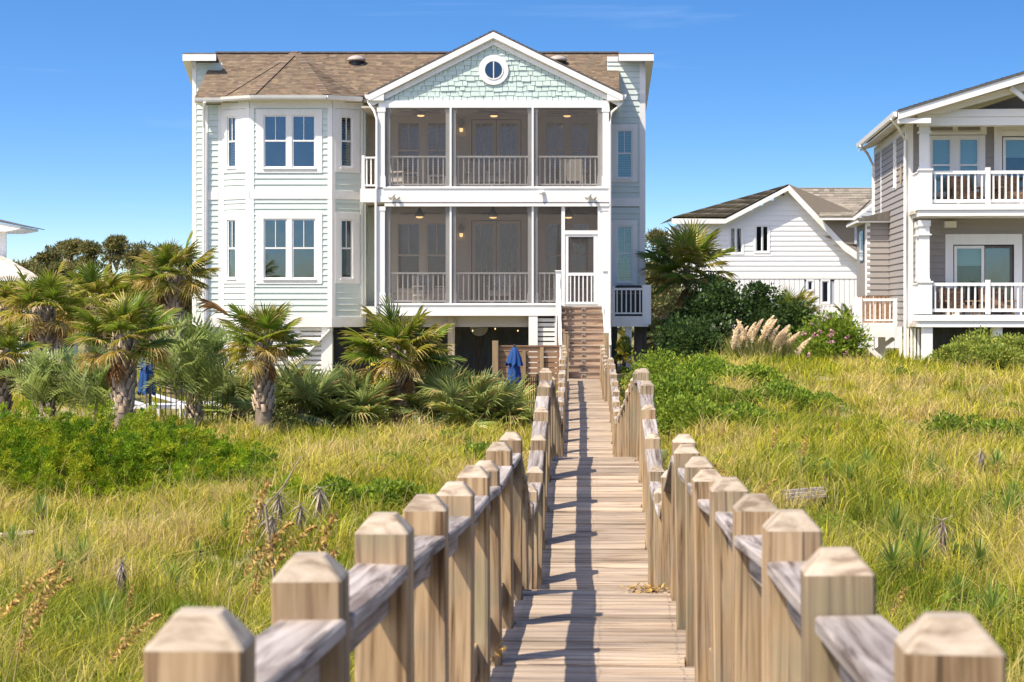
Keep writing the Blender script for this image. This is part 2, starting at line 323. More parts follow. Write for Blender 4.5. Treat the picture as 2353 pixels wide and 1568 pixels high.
# ------------------------------------------------------------------ ground
XB = lambda d: np.interp(d, [-2, 2.9, 13.2, 21.4, 43.6, 58.5, 70], [-.13, .085, .547, .865, 1.61, 2.03, 2.3])
DECK = lambda d: E + np.interp(d, [-5, 2.9, 5, 7.5, 10, 13.0, 13.6, 15.0, 16.8, 17.6, 21.6, 22.6, 24, 35.5, 36.5, 43.8, 45, 48.6, 49.4, 56.5, 59],
                               [-1.40, -1.45, -1.53, -1.66, -1.77, -1.79, -2.03, -2.42, -2.44, -2.36, -1.72, -1.67, -1.76, -2.93, -2.93, -2.13, -2.08, -2.45, -2.45, -2.06, -2.04])
def sm(t): t = np.clip(t, 0, 1); return t * t * (3 - 2 * t)
def G(x, y):
    x = np.asarray(x, float); y = np.asarray(y, float)
    gl = np.interp(y, [-10, 14, 26, 38, 42, 47, 56, 62, 100, 140], [-2.5, -2.65, -2.75, -2.72, -2.66, -2.92, -2.5, -2.2, -2.5, -2.5])
    gr = np.interp(y, [-10, 14, 30, 40, 50, 57, 66, 100, 140], [-2.5, -2.65, -2.28, -2.0, -1.75, -1.58, -1.75, -2.3, -2.4])
    xb = XB(y); k = sm((x - xb + .5) / 4.0); g = gl * (1 - k) + gr * k
    g = g + .09 * np.sin(x * .9 + y * .31) * np.sin(y * .43 - x * .2) + .05 * np.sin(x * 2.1 + 1.3) * np.sin(y * 1.1) + .12 * np.sin(x * .35 + 2) * np.sin(y * .21 + 1)
    lim = DECK(np.clip(y, -5, 59)) - E - .42
    w = np.exp(-((x - xb) / 1.25) ** 4) * sm((60 - y) / 2)
    g = g - 2.2 * sm((-12 - y) / 60)
    g = np.where(g > lim, g + (lim - g) * w, g)
    return E + g
xs = np.unique(np.concatenate([np.linspace(-420, -40, 14), np.linspace(-40, -16, 16), np.linspace(-16, 20, 145), np.linspace(20, 44, 16), np.linspace(44, 420, 14)]))
ys = np.unique(np.concatenate([np.linspace(-75, 4, 14), np.linspace(4, 70, 200), np.linspace(70, 130, 30), np.linspace(130, 900, 16)]))
XX, YY = np.meshgrid(xs, ys); ZZ = G(XX, YY); nx, ny = len(xs), len(ys)
V = np.stack([XX, YY, ZZ], -1).reshape(-1, 3); I = (np.arange(ny - 1)[:, None] * nx + np.arange(nx - 1)).ravel()
T = np.concatenate([np.stack([I, I + 1, I + nx + 1], 1), np.stack([I, I + nx + 1, I + nx], 1)])
ground = link('ground', npmesh('ground', V, T, None, M['ground'], True)); tag(ground, 'sandy dune ground with dry litter under the beach grass', 'ground', kind='structure')

# the sea behind the beach (seen only in the window panes)
sm_, st_, sb_ = newmat('sea_water'); sb_.inputs['Base Color'].default_value = (.02, .075, .09, 1); sb_.inputs['Roughness'].default_value = .25
wn = nd(st_, 'ShaderNodeTexNoise'); wn.inputs['Scale'].default_value = .15; wb = nd(st_, 'ShaderNodeBump'); wb.inputs['Strength'].default_value = 1.0; wb.inputs['Distance'].default_value = 1.0
wtc = nd(st_, 'ShaderNodeTexCoord'); st_.links.new(wtc.outputs['Object'], wn.inputs['Vector']); st_.links.new(wn.outputs['Fac'], wb.inputs['Height']); st_.links.new(wb.outputs[0], sb_.inputs['Normal'])
sea = link('sea', MB().box(-2500, 2500, -2500, -60, E - 6.5, E - 4.75).mesh('sea', sm_)); tag(sea, 'open sea beyond the beach behind the camera', 'sea', kind='structure')
# ------------------------------------------------------------------ boardwalk
PW = .14; HALF = .528; SP = 1.22
bwalk = thing('boardwalk', (float(XB(1.7)), 1.7, float(DECK(1.7))), 'weathered wooden dune boardwalk with square capped posts and sagging hand rails', 'boardwalk')
h = PW / 2; q = .45 * h; c_ = .006
pm = MB()
def ring(m, s, z, c=None):
    c = c or c_; b = len(m.v)
    m.v += [(-s + c, -s, z), (s - c, -s, z), (s, -s + c, z), (s, s - c, z), (s - c, s, z), (-s + c, s, z), (-s, s - c, z), (-s, -s + c, z)]; return b
rg = [ring(pm, h, -2.2), ring(pm, h, .965)]
for a, b in zip(rg, rg[1:]): pm.f += [(a + i, a + (i + 1) % 8, b + (i + 1) % 8, b + i) for i in range(8)]
post_mesh = pm.mesh('post', M['post'])
cm_ = MB(); rg = [ring(cm_, h, .965), ring(cm_, h - .004, .971), ring(cm_, q, 1.012)]
for a, b in zip(rg, rg[1:]): cm_.f += [(a + i, a + (i + 1) % 8, b + (i + 1) % 8, b + i) for i in range(8)]
cm_.f.append(tuple(rg[-1] + i for i in range(8))); cap_mesh = cm_.mesh('post_top', M['postcap'])
NP_ = 46; posts = []
for k in range(-1, NP_):
    d = 2.9 + SP * k
    if d > 57.6: break
    dx = (float(XB(d + .5)) - float(XB(d - .5))); ang = -math.atan(dx)
    for s in (-1, 1):
        jx, jz = random.uniform(-.008, .008), random.uniform(-.014, .014)
        p = Vector((float(XB(d)) + s * HALF + jx, d + random.uniform(-.02, .02), float(DECK(d)) + jz))
        rot = (random.uniform(-.014, .014), random.uniform(-.016, .016), ang + random.uniform(-.05, .05))
        po = link('post', post_mesh, bwalk, p, rot)
        link('post_top', cap_mesh, po, p, rot)
        posts.append((k, s, p))
def boardmesh(w, t, mat, L=1.0, seg=1, bev=.005, sag=0):
    """board along Y from 0..L, width in X, thickness in Z"""
    m = MB(); rr = []
    for i in range(seg + 1):
        y = L * i / seg; z = -sag * math.sin(math.pi * i / seg); b = len(m.v)
        m.v += [(-w/2+bev, y, z-t/2), (w/2-bev, y, z-t/2), (w/2, y, z-t/2+bev), (w/2, y, z+t/2-bev), (w/2-bev, y, z+t/2), (-w/2+bev, y, z+t/2), (-w/2, y, z+t/2-bev), (-w/2, y, z-t/2+bev)]; rr.append(b)
    for a, b in zip(rr, rr[1:]): m.f += [(a + i, a + (i + 1) % 8, b + (i + 1) % 8, b + i) for i in range(8)]
    m.f.append(tuple(rr[0] + i for i in range(8))); m.f.append(tuple(rr[-1] + 7 - i for i in range(8)))
    return m.mesh('board', mat)
LR = SP - PW + .006
caprail = [boardmesh(.136, .036, M['rail'], LR, 6, .006, sg) for sg in (.0, .003, .006)]
siderail = boardmesh(.038, .088, M['post'], LR, 1, .004)
lowrail = boardmesh(.038, .138, M['post'], LR, 1, .004)
stringer = boardmesh(.045, .19, M['darkpile'], SP, 1, .004)
siderail_grey = boardmesh(.038, .088, M['rail'], LR, 1, .004)
pd = {(k, s): p for k, s, p in posts}
for (k, s), p in pd.items():
    if (k + 1, s) not in pd: continue
    p2 = pd[(k + 1, s)]; v = (p2 - p); L = v.length; dirv = v.normalized()
    rx = math.asin(dirv.z); rz = -math.atan2(dirv.x, dirv.y)
    a = p + dirv * (PW / 2); sc = (1, (L - PW) / LR, 1)
    tw = random.uniform(-.03, .03)
    link('cap_rail', random.choice(caprail), bwalk, a + Vector((0, 0, .868)), (rx, tw, rz), sc)
    link('side_rail', siderail_grey, bwalk, a + Vector((0, 0, .80)), (rx, 0, rz), sc)
    link('lower_rail', lowrail, bwalk, a + Vector((0, 0, .17)), (rx, 0, rz), sc)
    link('stringer', stringer, bwalk, p + Vector((0, 0, -.135)), (rx, 0, rz), (1, L / SP, 1))
# planks
def plankmesh(L, mat=None): 
    w, t, bev = .139, .034, .004; m = MB(); rr = []
    for x in (-L / 2, L / 2):
        b = len(m.v); m.v += [(x, -w/2+bev, -t), (x, w/2-bev, -t), (x, w/2, -t+bev), (x, w/2, -bev), (x, w/2-bev, 0), (x, -w/2+bev, 0), (x, -w/2, -bev), (x, -w/2, -t+bev)]; rr.append(b)
    a, b = rr; m.f += [(a + i, a + (i + 1) % 8, b + (i + 1) % 8, b + i) for i in range(8)]
    m.f.append(tuple(a + i for i in range(8))); m.f.append(tuple(b + 7 - i for i in range(8)))
    return m.mesh('plank', mat or M['plank'])
pl_long = plankmesh(1.18); pl_short = plankmesh(2 * HALF - PW - .01)
rest = MB(); nails = MB(); d = .9; npl = 0
while d < 58.4:
    near = abs(((d - 2.9) / SP) - round((d - 2.9) / SP)) * SP
    short = near < (PW / 2 + .07)
    sl = math.atan((float(DECK(d + .07)) - float(DECK(d - .07))) / .14)
    z = float(DECK(d)) + random.uniform(-.006, .006); x = float(XB(d)) + random.uniform(-.012, .012)
    rz = -math.atan(float(XB(d + .5)) - float(XB(d - .5))) + random.uniform(-.004, .004)
    if d > 7.2 and npl < 300:
        link('plank', pl_short if short else pl_long, bwalk, (x, d, z), (sl, 0, rz)); npl += 1
    else:
        Lh = (HALF - PW / 2 - .005) if short else .59
        mt = Matrix.LocRotScale(Vector((x, d, z)), Euler((sl, 0, rz)), None)
        b = MB().box(-Lh, Lh, -.069, .069, -.034, 0); rest.add([mt @ Vector(v) for v in b.v], b.f)
    if 7 < d < 32:
        for sx_ in (-1, 1):
            for ox in (.43, .02):
                for dy in (-.035, .035):
                    a = x + sx_ * ox + random.uniform(-.006, .006); b = d + dy + random.uniform(-.005, .005); zz_ = z + dy * math.tan(sl) + .0012; r_ = .0045
                    nails.add([(a - r_, b - r_, zz_), (a + r_, b - r_, zz_), (a + r_, b + r_, zz_), (a - r_, b + r_, zz_)], [(0, 1, 2, 3)])
    d += .1455 * math.cos(sl)
o = rest.build('deck_planking', M['plank'], bwalk); o['kind'] = 'stuff'
o = nails.build('nail_heads', M['black'], bwalk); o['kind'] = 'stuff'
# ------------------------------------------------------------------ building kit
LAP = {}
def lapmesh(mat, pitch):
    k = (mat.name, round(pitch, 3))
    if k not in LAP:
        m = MB(); pr = [(.0, 0), (-.030, 0), (-.032, .006), (-.006, pitch + .012), (.0, pitch + .012)]
        for x in (-.5, .5): m.v += [(x, y, z) for (y, z) in pr]
        n = len(pr); m.f = [tuple(range(n)), tuple(range(2 * n - 1, n - 1, -1))] + [(i, i + n, (i + 1) % n + n, (i + 1) % n) for i in range(n)]
        LAP[k] = m.mesh('siding_board', mat)
    return LAP[k]
def siding(fr, u0, u1, z0, z1, mat, parent, holes=(), pitch=.186, name='siding_board', slope=None):
    """lapped boards, one object each, left out where windows and doors are; slope(z) -> (u0,u1) limits"""
    z = z0; me = lapmesh(mat, pitch)
    while z < z1 - .05:
        a0, a1 = (u0, u1) if slope is None else slope(z + pitch * .5)
        zt = min(z + pitch, z1); iv = [(a0, a1, z, zt)]
        for (ha, hb, hz0, hz1) in holes:
            if zt > hz0 + .01 and z < hz1 - .01:
                nv = []
                for (a, b, za, zb_) in iv:
                    if hb <= a or ha >= b: nv.append((a, b, za, zb_)); continue
                    if ha > a: nv.append((a, ha, za, zb_))
                    if hb < b: nv.append((hb, b, za, zb_))
                    m0, m1 = max(a, ha), min(b, hb)
                    if zb_ > hz1: nv.append((m0, m1, hz1 - .012, zb_))
                    if za < hz0: nv.append((m0, m1, za, hz0 + .012))
                iv = nv
        for (a, b, za, zb_) in iv:
            if b - a > .03 and zb_ - za > .02:
                link(name, me, parent, fr.p((a + b) / 2, 0, za), (0, 0, fr.a), (b - a, 1, (zb_ - za) / pitch))
        z += pitch
def frame4(m, fr, u0, u1, z0, z1, l, r, t, b, n0, n1):
    """four boards round an opening; the opening is u0..u1, z0..z1"""
    m.fbox(fr, u0 - l, u0, n0, n1, z0 - b, z1 + t); m.fbox(fr, u1, u1 + r, n0, n1, z0 - b, z1 + t)
    m.fbox(fr, u0, u1, n0, n1, z1, z1 + t); m.fbox(fr, u0, u1, n0, n1, z0 - b, z0)
def sash(fr, u0, u1, z0, z1, parent, gl, muntin=1, meet=True, w=.045, white=None, nd_=0.0, muntins_low=0):
    white = white or M['white']
    m = MB(); frame4(m, fr, u0 + w, u1 - w, z0 + w, z1 - w, w, w, w, w, -.06 + nd_, .012 + nd_)
    zm = (z0 + z1) / 2 + .02
    if meet: m.fbox(fr, u0 + w, u1 - w, -.05 + nd_, .018 + nd_, zm - .025, zm + .025)
    m.build('sash', white, parent)
    parts = [(zm + .025, z1 - w, muntin), (z0 + w, zm - .025, muntins_low)] if meet else [(z0 + w, z1 - w, muntin)]
    for (a, b, mu) in parts:
        bx('pane', fr, u0 + w, u1 - w, -.034 + nd_, -.028 + nd_, a, b, gl, parent)
        for i in range(mu):
            uc = u0 + w + (u1 - u0 - 2 * w) * (i + 1) / (mu + 1); bx('muntin', fr, uc - .011, uc + .011, -.026 + nd_, .004 + nd_, a, b, white, parent)
def shutters(fr, u0, u1, z0, z1, parent, n=-.12, pitch=.085, tilt=-.6, mat=None, cover=(0, 1)):
    mat = mat or M['white']; za = z0 + (z1 - z0) * cover[0]; zb = z0 + (z1 - z0) * cover[1]
    k = ('slat', mat.name)
    if k not in LAP: LAP[k] = MB().box(-.5, .5, -.035, .035, -.005, .005).mesh('slat', mat)
    z = za + .05
    while z < zb - .03:
        link('slat', LAP[k], parent, fr.p((u0 + u1) / 2, n, z), (tilt, 0, fr.a), (u1 - u0 - .1, 1, 1)); z += pitch
    m = MB(); m.fbox(fr, u0, u0 + .05, n - .04, n + .04, za, zb); m.fbox(fr, u1 - .05, u1, n - .04, n + .04, za, zb); m.build('shutter_frame', mat, parent)
def window(fr, sashes, z0, z1, parent, gl, cas=(.13, .13, .16, .12), muntin=1, white=None, name='window', meet=True, label=None, shut=None, hood=True, muntins_low=0):
    white = white or M['white']
    m = MB(); u0 = sashes[0][0]; u1 = sashes[-1][1]; l, r, t, b = cas
    frame4(m, fr, u0, u1, z0, z1, l, r, t, b, -.03, .042)
    for (a, c) in zip(sashes, sashes[1:]): m.fbox(fr, a[1], c[0], -.03, .036, z0, z1)
    o = m.build(name, white, parent)
    if hood: bx('sill', fr, u0 - .02, u1 + .02, .0435, .075, z0 - .045, z0 - .005, white, o)
    for (a, c) in sashes:
        sash(fr, a, c, z0, z1, o, gl, muntin, meet, white=white, muntins_low=muntins_low)
        if shut: shutters(fr, a, c, z0, z1, o, **shut)
    if label: o['label'] = label
    return (u0 - l, u1 + r, z0 - b, z1 + t), o
def railing(fr, u0, u1, ztop, zbot, n, parent, mat=None, pitch=.155, bw=.038, mids=(), top=(.09, .05), bot=(.05, .05), name='railing', bal=True):
    mat = mat or M['white']
    m = MB(); m.fbox(fr, u0, u1, n - top[0] / 2, n + top[0] / 2, ztop - top[1], ztop); o = m.build(name, mat, parent)
    bx('bottom_rail', fr, u0, u1, n - bot[0] / 2, n + bot[0] / 2, zbot, zbot + bot[1], mat, o)
    for uu in mids: bx('rail_foot', fr, uu - .02, uu + .02, n - .02, n + .02, zbot - .08, zbot - .001, mat, o)
    if bal:
        k = max(1, int(round((u1 - u0) / pitch))); st = (u1 - u0) / k
        for i in range(k):
            uc = u0 + st * (i + .5); bx('baluster', fr, uc - bw / 2, uc + bw / 2, n - bw / 2, n + bw / 2, zbot + bot[1] - .004, ztop - top[1] + .004, mat, o)
    return o
def shingles(name, corners_uv, o, u, v, parent, cols, ex=.145, tab=.19, th=.014, stuff=True, seed=1):
    """asphalt shingle courses on a roof facet: every tab has its own edge; corners_uv is a convex polygon in (u,v) metres"""
    rg = np.random.default_rng(seed); o = Vector(o); u = Vector(u).normalized(); v = Vector(v).normalized(); n = u.cross(v).normalized()
    if n.z < 0: n = -n
    pts = corners_uv; vmax = max(p[1] for p in pts); vmin = min(p[1] for p in pts)
    def span(vv):
        xs_ = []
        for (a, b) in zip(pts, pts[1:] + pts[:1]):
            if (a[1] - vv) * (b[1] - vv) <= 0 and abs(a[1] - b[1]) > 1e-9: xs_.append(a[0] + (b[0] - a[0]) * (vv - a[1]) / (b[1] - a[1]))
        return (min(xs_), max(xs_)) if xs_ else None
    V, T, C = [], [], []
    vv = vmin
    while vv < vmax - .01:
        v2 = min(vv + ex, vmax - 1e-4); s0 = span(vv + 1e-5); s1 = span(v2)
        if s0 and s1:
            w0 = s0[1] - s0[0]; x = -rg.random() * tab
            while x < w0:
                x2 = x + tab * rg.uniform(.55, 1.25); a = max(x, 0) / max(w0, 1e-6); b = min(x2, w0) / max(w0, 1e-6)
                if b > a + 1e-4:
                    dv = rg.uniform(0, .012); t1 = th * rg.uniform(.7, 1.5)
                    q0 = o + u * (s0[0] + w0 * a) + v * (vv - dv); q1 = o + u * (s0[0] + w0 * b) + v * (vv - dv)
                    q2 = o + u * (s1[0] + (s1[1] - s1[0]) * b) + v * v2; q3 = o + u * (s1[0] + (s1[1] - s1[0]) * a) + v * v2
                    base = len(V); V += [q0 + n * t1, q1 + n * t1, q2 + n * .002, q3 + n * .002, q0, q1]
                    T += [(base, base + 1, base + 2), (base, base + 2, base + 3), (base + 4, base + 5, base + 1), (base + 4, base + 1, base)]
                    cc = np.array(cols[rg.integers(len(cols))]) * rg.uniform(.8, 1.2); C += [cc] * 6
                x = x2
        vv += ex
    me = npmesh(name, np.array([tuple(p) for p in V]), np.array(T), np.array(C), M['shingle'])
    ob = link(name, me, parent)
    if stuff: ob['kind'] = 'stuff'
    return ob
BROWN = [(.165, .115, .07), (.145, .10, .062), (.19, .135, .083), (.165, .105, .068), (.125, .088, .058), (.205, .15, .092), (.16, .12, .08), (.17, .122, .076)]
GREYB = [(.23, .20, .155), (.27, .23, .18), (.20, .17, .135), (.30, .26, .20)]

# ------------------------------------------------------------------ the sage green beach house
dP, dB, dW, dR, dI = 62.0, 63.4, 64.0, 66.0, 65.2
ZG = E - 2.2
house = thing('beach_house', (-3.0, 64.0, ZG), 'three storey pale sage green beach house with white screened porches and brown shingle roof', 'house')
FP = Fr(0, dP); FW = Fr(0, dW); FRr = Fr(0, dR); FI = Fr(0, dI)
zsk0, zsk1 = pz(752, dB), pz(729, dB)          # skirt band
zm0, zm1 = pz(593 * .766 + 0 + 3, dB), pz(570 * .766 + 2, dB)   # belt band between floors
zev = E + 6.42
W_ = M['white']
# bay window facets
bl0 = (px(510, dW), dW); bl1 = (px(574, dB), dB); br1 = (px(763, dB), dB); br0 = (px(834, dW), dW)
FBL = Fr(bl0[0], bl0[1], bl1[0] - bl0[0], bl1[1] - bl0[1]); LBL = math.hypot(bl1[0] - bl0[0], bl1[1] - bl0[1])
FBC = Fr(bl1[0], dB); LBC = br1[0] - bl1[0]
FBR = Fr(br1[0], br1[1], br0[0] - br1[0], br0[1] - br1[1]); LBR = math.hypot(br0[0] - br1[0], br0[1] - br1[1])
# windows of the bay
def bc(x): return px(x, dB) - bl1[0]
wins = []
for (ya, yb, lab) in ((265, 386, 'upper pair of blue reflecting sash windows in the bay'), (503, 641, 'lower pair of blue reflecting sash windows in the bay')):
    hole, o = window(FBC, [(bc(606), bc(660)), (bc(671), bc(725))], pz(yb, dB), pz(ya, dB), house, M['glass_blue'], cas=(.23, .21, .18, .16), label=lab); wins.append(hole)
siding(FBC, .13, LBC - .13, zsk1, zm0, M['sage'], house, wins); siding(FBC, .13, LBC - .13, zm1, zev - .25, M['sage'], house, wins)
wl, wr = [], []
for (ya, yb, sh) in ((268, 385, True), (505, 640, False)):
    z0, z1 = pz(yb, 63.7), pz(ya, 63.7)
    uc = LBL * .36; hole, o = window(FBL, [(uc - .17, uc + .19)], z0, z1, house, M['glass_dark'], cas=(.16, .42, .22, .16), shut=dict(cover=(0, 1)) if sh else None); wl.append(hole)
    uc = LBR * .46; hole, o = window(FBR, [(uc - .21, uc + .21)], z0, z1, house, M['glass_dark'], cas=(.20, .24, .22, .16), shut=dict(cover=(0, 1)) if sh else None); wr.append(hole)
for (fr, L, hs_) in ((FBL, LBL, wl), (FBR, LBR, wr)):
    siding(fr, .1, L - .1, zsk1, zm0, M['sage'], house, hs_); siding(fr, .1, L - .1, zm1, zev - .25, M['sage'], house, hs_)
    bx('skirt_board', fr, 0, L, -.05, .045, zsk0, zsk1, W_, house); bx('belt_board', fr, 0, L, -.05, .04, zm0, zm1, W_, house); bx('frieze_board', fr, 0, L, -.05, .04, zev - .25, zev, W_, house)
bx('skirt_board', FBC, 0, LBC, -.05, .046, zsk0, zsk1, W_, house); bx('belt_board', FBC, 0, LBC, -.05, .041, zm0, zm1, W_, house); bx('frieze_board', FBC, 0, LBC, -.05, .041, zev - .25, zev, W_, house)
for (fr, u0, u1) in ((FBC, -.01, .135), (FBC, LBC - .135, LBC + .01), (FBL, LBL - .135, LBL), (FBL, 0, .1), (FBR, 0, .1), (FBR, LBR - .1, LBR)):
    bx('corner_board', fr, u0, u1, -.05, .036, zsk1, zm0, W_, house); bx('corner_board', fr, u0, u1, -.05, .036, zm1, zev - .25, W_, house)
for z in (zsk0, zm0):
    m = MB(); m.prism([(bl0[0] + .05, dW + .4, z + .03), (bl1[0] + .05, dB + .12, z + .03), (br1[0] - .05, dB + .12, z + .03), (br0[0] - .05, dW + .4, z + .03)], (0, 0, .12)); m.build('bay_floor', M['soffit'], house)
m = MB(); m.box(bl0[0] + .2, br0[0] - .2, dW + .5, dW + .56, zsk0, zev); m.build('dark_backing', M['dim'], house)  # near black sheet standing in for the dark room behind the panes
# main wall left of the bay (B) and the rear block wall (A, right wing)
uL = px(468, dW)
siding(FW, uL + .14, bl0[0], zsk1, zm0, M['sage'], house); siding(FW, uL + .14, bl0[0], zm1, zev - .1, M['sage'], house)
bx('corner_board', FW, uL - .02, uL + .14, -.05, .036, zsk1, zev - .1, W_, house); bx('corner_board', FW, bl0[0] - .11, bl0[0], -.05, .034, zsk1, zev - .1, W_, house)
bx('skirt_board', FW, uL - .02, bl0[0], -.05, .046, zsk0, zsk1, W_, house); bx('belt_board', FW, uL + .14, bl0[0] - .11, -.05, .04, zm0, zm1, W_, house)
m = MB(); m.box(uL, uL + .04, dW + .06, dR, zsk0, zev + .3); m.build('side_wall', M['sage'], house)
xA0, xA1 = px(442, dR), px(1483, dR); zAtop = E + 8.02
siding(FRr, xA0 + .13, uL + .3, zsk1, zAtop - .1, M['sage'], house); bx('corner_board', FRr, xA0, xA0 + .13, -.05, .036, zsk1, zAtop - .1, W_, house)
bx('skirt_board', FRr, xA0, uL - .03, -.05, .046, zsk0 - .04, zsk1, W_, house)
# right wing (in the shade of the porch)
xw = px(1395, dR); wh = []
for (ya, yb) in ((299, 410), (519, 649)):
    hole, o = window(FRr, [(px(1417, dR), px(1453, dR))], pz(yb, dR), pz(ya, dR), house, M['glass_teal'], cas=(.19, .16, .18, .12), shut=dict(tilt=-.95, pitch=.075, n=-.085)); wh.append(hole)
zw0, zw1 = pz(475, dR), pz(456, dR); zwb = pz(655, dR)
siding(FRr, xw, xA1 - .19, zwb - .3, zw0, M['sage'], house, wh); siding(FRr, xw, xA1 - .19, zw1, zAtop - .1, M['sage'], house, wh)
bx('corner_board', FRr, xA1 - .19, xA1, -.05, .036, zwb - .5, zAtop - .1, W_, house); bx('belt_board', FRr, xw, xA1 - .19, -.05, .04, zw0, zw1, W_, house)
bx('frieze_board', FRr, xw, xA1, -.05, .037, zAtop - .1, zAtop + .06, W_, house)
m = MB(); m.box(xw, xA1 - .05, dR + .5, dR + .56, zwb - .4, zAtop); m.build('dark_backing', M['dim'], house)
for (xa, xb, z0) in ((xA1 - .04, xA1, zwb - .4), (xA0, xA0 + .04, zsk0)): MB().prism([(xa, dR + .06, z0), (xa, 70.9, z0), (xa, 70.9, E + 6.0), (xa, dR + .06, zAtop - .16)], (xb - xa, 0, 0)).build('rear_wall', M['sage'], house)
# rear block roof: high edge in front, falling to the back
m = MB(); zr0 = E + 8.12
for (xa, xb) in ((px(420, 65.5), px(497, 65.5)), (px(1421.5, 65.5), px(1502, 65.5))):
    m = MB(); m.prism([(xa, 65.5, zr0 - .02), (xa, 65.5, zr0 + .02), (xa, 71.0, E + 6.32), (xa, 71.0, E + 6.26)], (xb - xa, 0, 0)); m.build('rear_roof', M['bronze'], house)
    m = MB(); m.box(xa, xb, 65.44, 65.5, zr0 - .24, zr0 - .03); m.build('fascia_board', W_, house)
for (xa, xb, nm) in ((px(1502, 65.5) - .26, px(1502, 65.5) - .0, 'r'), (px(420, 65.5), px(420, 65.5) + .26, 'l')):
    m = MB(); m.prism([(xa, 65.51, zr0 - .24), (xa, 65.51, zr0 - .21), (xa, 71.0, E + 6.24), (xa, 71.0, E + 6.06)], (xb - xa, 0, 0)); m.build('soffit', M['soffit'], house)
# main roof
ez, ed = E + 6.50, 63.6; rz_, rd = E + 8.39, 67.6
ul, ur = px(447, ed), px(1423, ed); tl, tr_ = px(496, rd), px(1422, rd)
core = MB(); core.add([(ul, ed, ez - .03), (ur, ed, ez - .03), (tr_, rd, rz_ - .03), (tl, rd, rz_ - .03), (ul, ed, ez - .14), (ur, ed, ez - .14), (tr_, rd, rz_ - .25), (tl, rd, rz_ - .25)], [(0,1,2,3),(7,6,5,4),(0,4,5,1),(1,5,6,2),(2,6,7,3),(3,7,4,0)])
roof = core.build('roof', M['bronze'], house)
sl_ = math.hypot(rd - ed, rz_ - ez); vv_ = ((tl - ul) * 0, rd - ed, rz_ - ez)
shingles('roof_shingles', [(0, 0), (ur - ul, 0), (tr_ - ul, sl_), (tl - ul, sl_)], (ul, ed, ez), (1, 0, 0), vv_, roof, BROWN, seed=3)
m = MB(); m.add([(tl, rd + .02, rz_ + .02), (tr_, rd + .02, rz_ + .02), (tr_, rd + 3.5, rz_ - 1.4), (tl, rd + 3.5, rz_ - 1.4)], [(0, 1, 2, 3)]); m.beam((tl, rd, rz_ + .015), (tr_, rd, rz_ + .015), .28, .05); m.build('ridge_cap', M['bronze'], roof)
# bay hip roof
be = 63.0; bz = E + 6.53; ap = Vector((px(679, 67.0), 67.0, E + 8.34))
c0 = Vector((px(512, 63.55), 63.55, bz)); c1 = Vector((px(579, be), be, bz)); c2 = Vector((px(750, be), be, bz)); c3 = Vector((px(830, 63.55), 63.55, bz))
for i, (a, b) in enumerate(((c0, c1), (c1, c2), (c2, c3))):
    uu = (b - a); L = uu.length; uu = uu.normalized(); w = ap - a; pu = w.dot(uu); vdir = (w - uu * pu); hgt = vdir.length
    shingles('hip_shingles', [(0, 0), (L, 0), (pu, hgt)], a, uu, vdir, roof, BROWN, seed=10 + i)
    m = MB(); m.add([a + Vector((0, 0, -.02)), b + Vector((0, 0, -.02)), ap + Vector((0, 0, -.02))], [(0, 1, 2)]); m.build('hip_deck', M['bronze'], roof)
for e_ in (c0, c1, c2, c3):
    m = MB(); nseg = 26
    for k in range(nseg):
        a = e_.lerp(ap, k / nseg); b = e_.lerp(ap, (k + 1.08) / nseg); m.beam(a + Vector((0, 0, .035)), b + Vector((0, 0, .020)), .24, .022)
    hc = m.build('hip_cap', M['shingle'], roof)
    at = hc.data.color_attributes.new('Col', 'FLOAT_COLOR', 'POINT')
    nv_ = len(hc.data.vertices); cc = np.ones((nv_, 4), np.float32); base_ = np.array([BROWN[k % 7] for k in range(nv_ // 8 + 1)]); cc[:, :3] = np.repeat(base_, 8, 0)[:nv_] * 1.08; at.data.foreach_set('color', cc.ravel())
# gutters and soffits
gm = MB()
def gutter(a, b, name='gutter'):
    m = MB(); a = Vector(a); b = Vector(b); d_ = (b - a).normalized(); s_ = Vector((d_.y, -d_.x, 0)); pr = [(0, -.13), (.07, -.13), (.10, -.08), (.12, 0), (.10, 0), (.02, -.02), (0, 0)]
    m.prism([a + s_ * x + Vector((0, 0, z)) for (x, z) in pr], b - a); return m.build(name, W_, house)
gutter((ul + .02, ed, ez - .0), (c0.x, 63.58, ez - .0)); gutter(c0 + Vector((0, 0, -.01)), c1 + Vector((0, 0, -.01))); gutter(c1 + Vector((0, 0, -.01)), c2 + Vector((0, 0, -.01))); gutter(c2 + Vector((0, 0, -.01)), c3 + Vector((0, 0, -.01)))
m = MB(); m.prism([(c0.x, 63.6, bz - .15), (c1.x + .02, be + .05, bz - .15), (c2.x - .02, be + .05, bz - .15), (c3.x, 63.6, bz - .15), (c3.x, 64.1, bz - .15), (c0.x, 64.1, bz - .15)], (0, 0, .04)); m.box(ul, c0.x - .01, ed + .01, dR, bz - .16, bz - .12); m.build('soffit', M['soffit'], house)
# roof vents
for (x, y) in ((819, 128), (1282, 127)):
    d_ = 66.6; c = P(x, y, d_); zroof = ez + (d_ - ed) * (rz_ - ez) / (rd - ed)
    vt = MB().lathe((c.x, c.y, zroof), [(.17, -.1), (.17, .13), (.15, .13)], 20).build('roof_vent', M['black'], roof)
    MB().lathe((c.x, c.y, zroof + .10), [(.30, 0), (.31, .03), (.26, .10), (.15, .16), (.02, .185)], 24).build('vent_hood', M['vent'], roof, True)

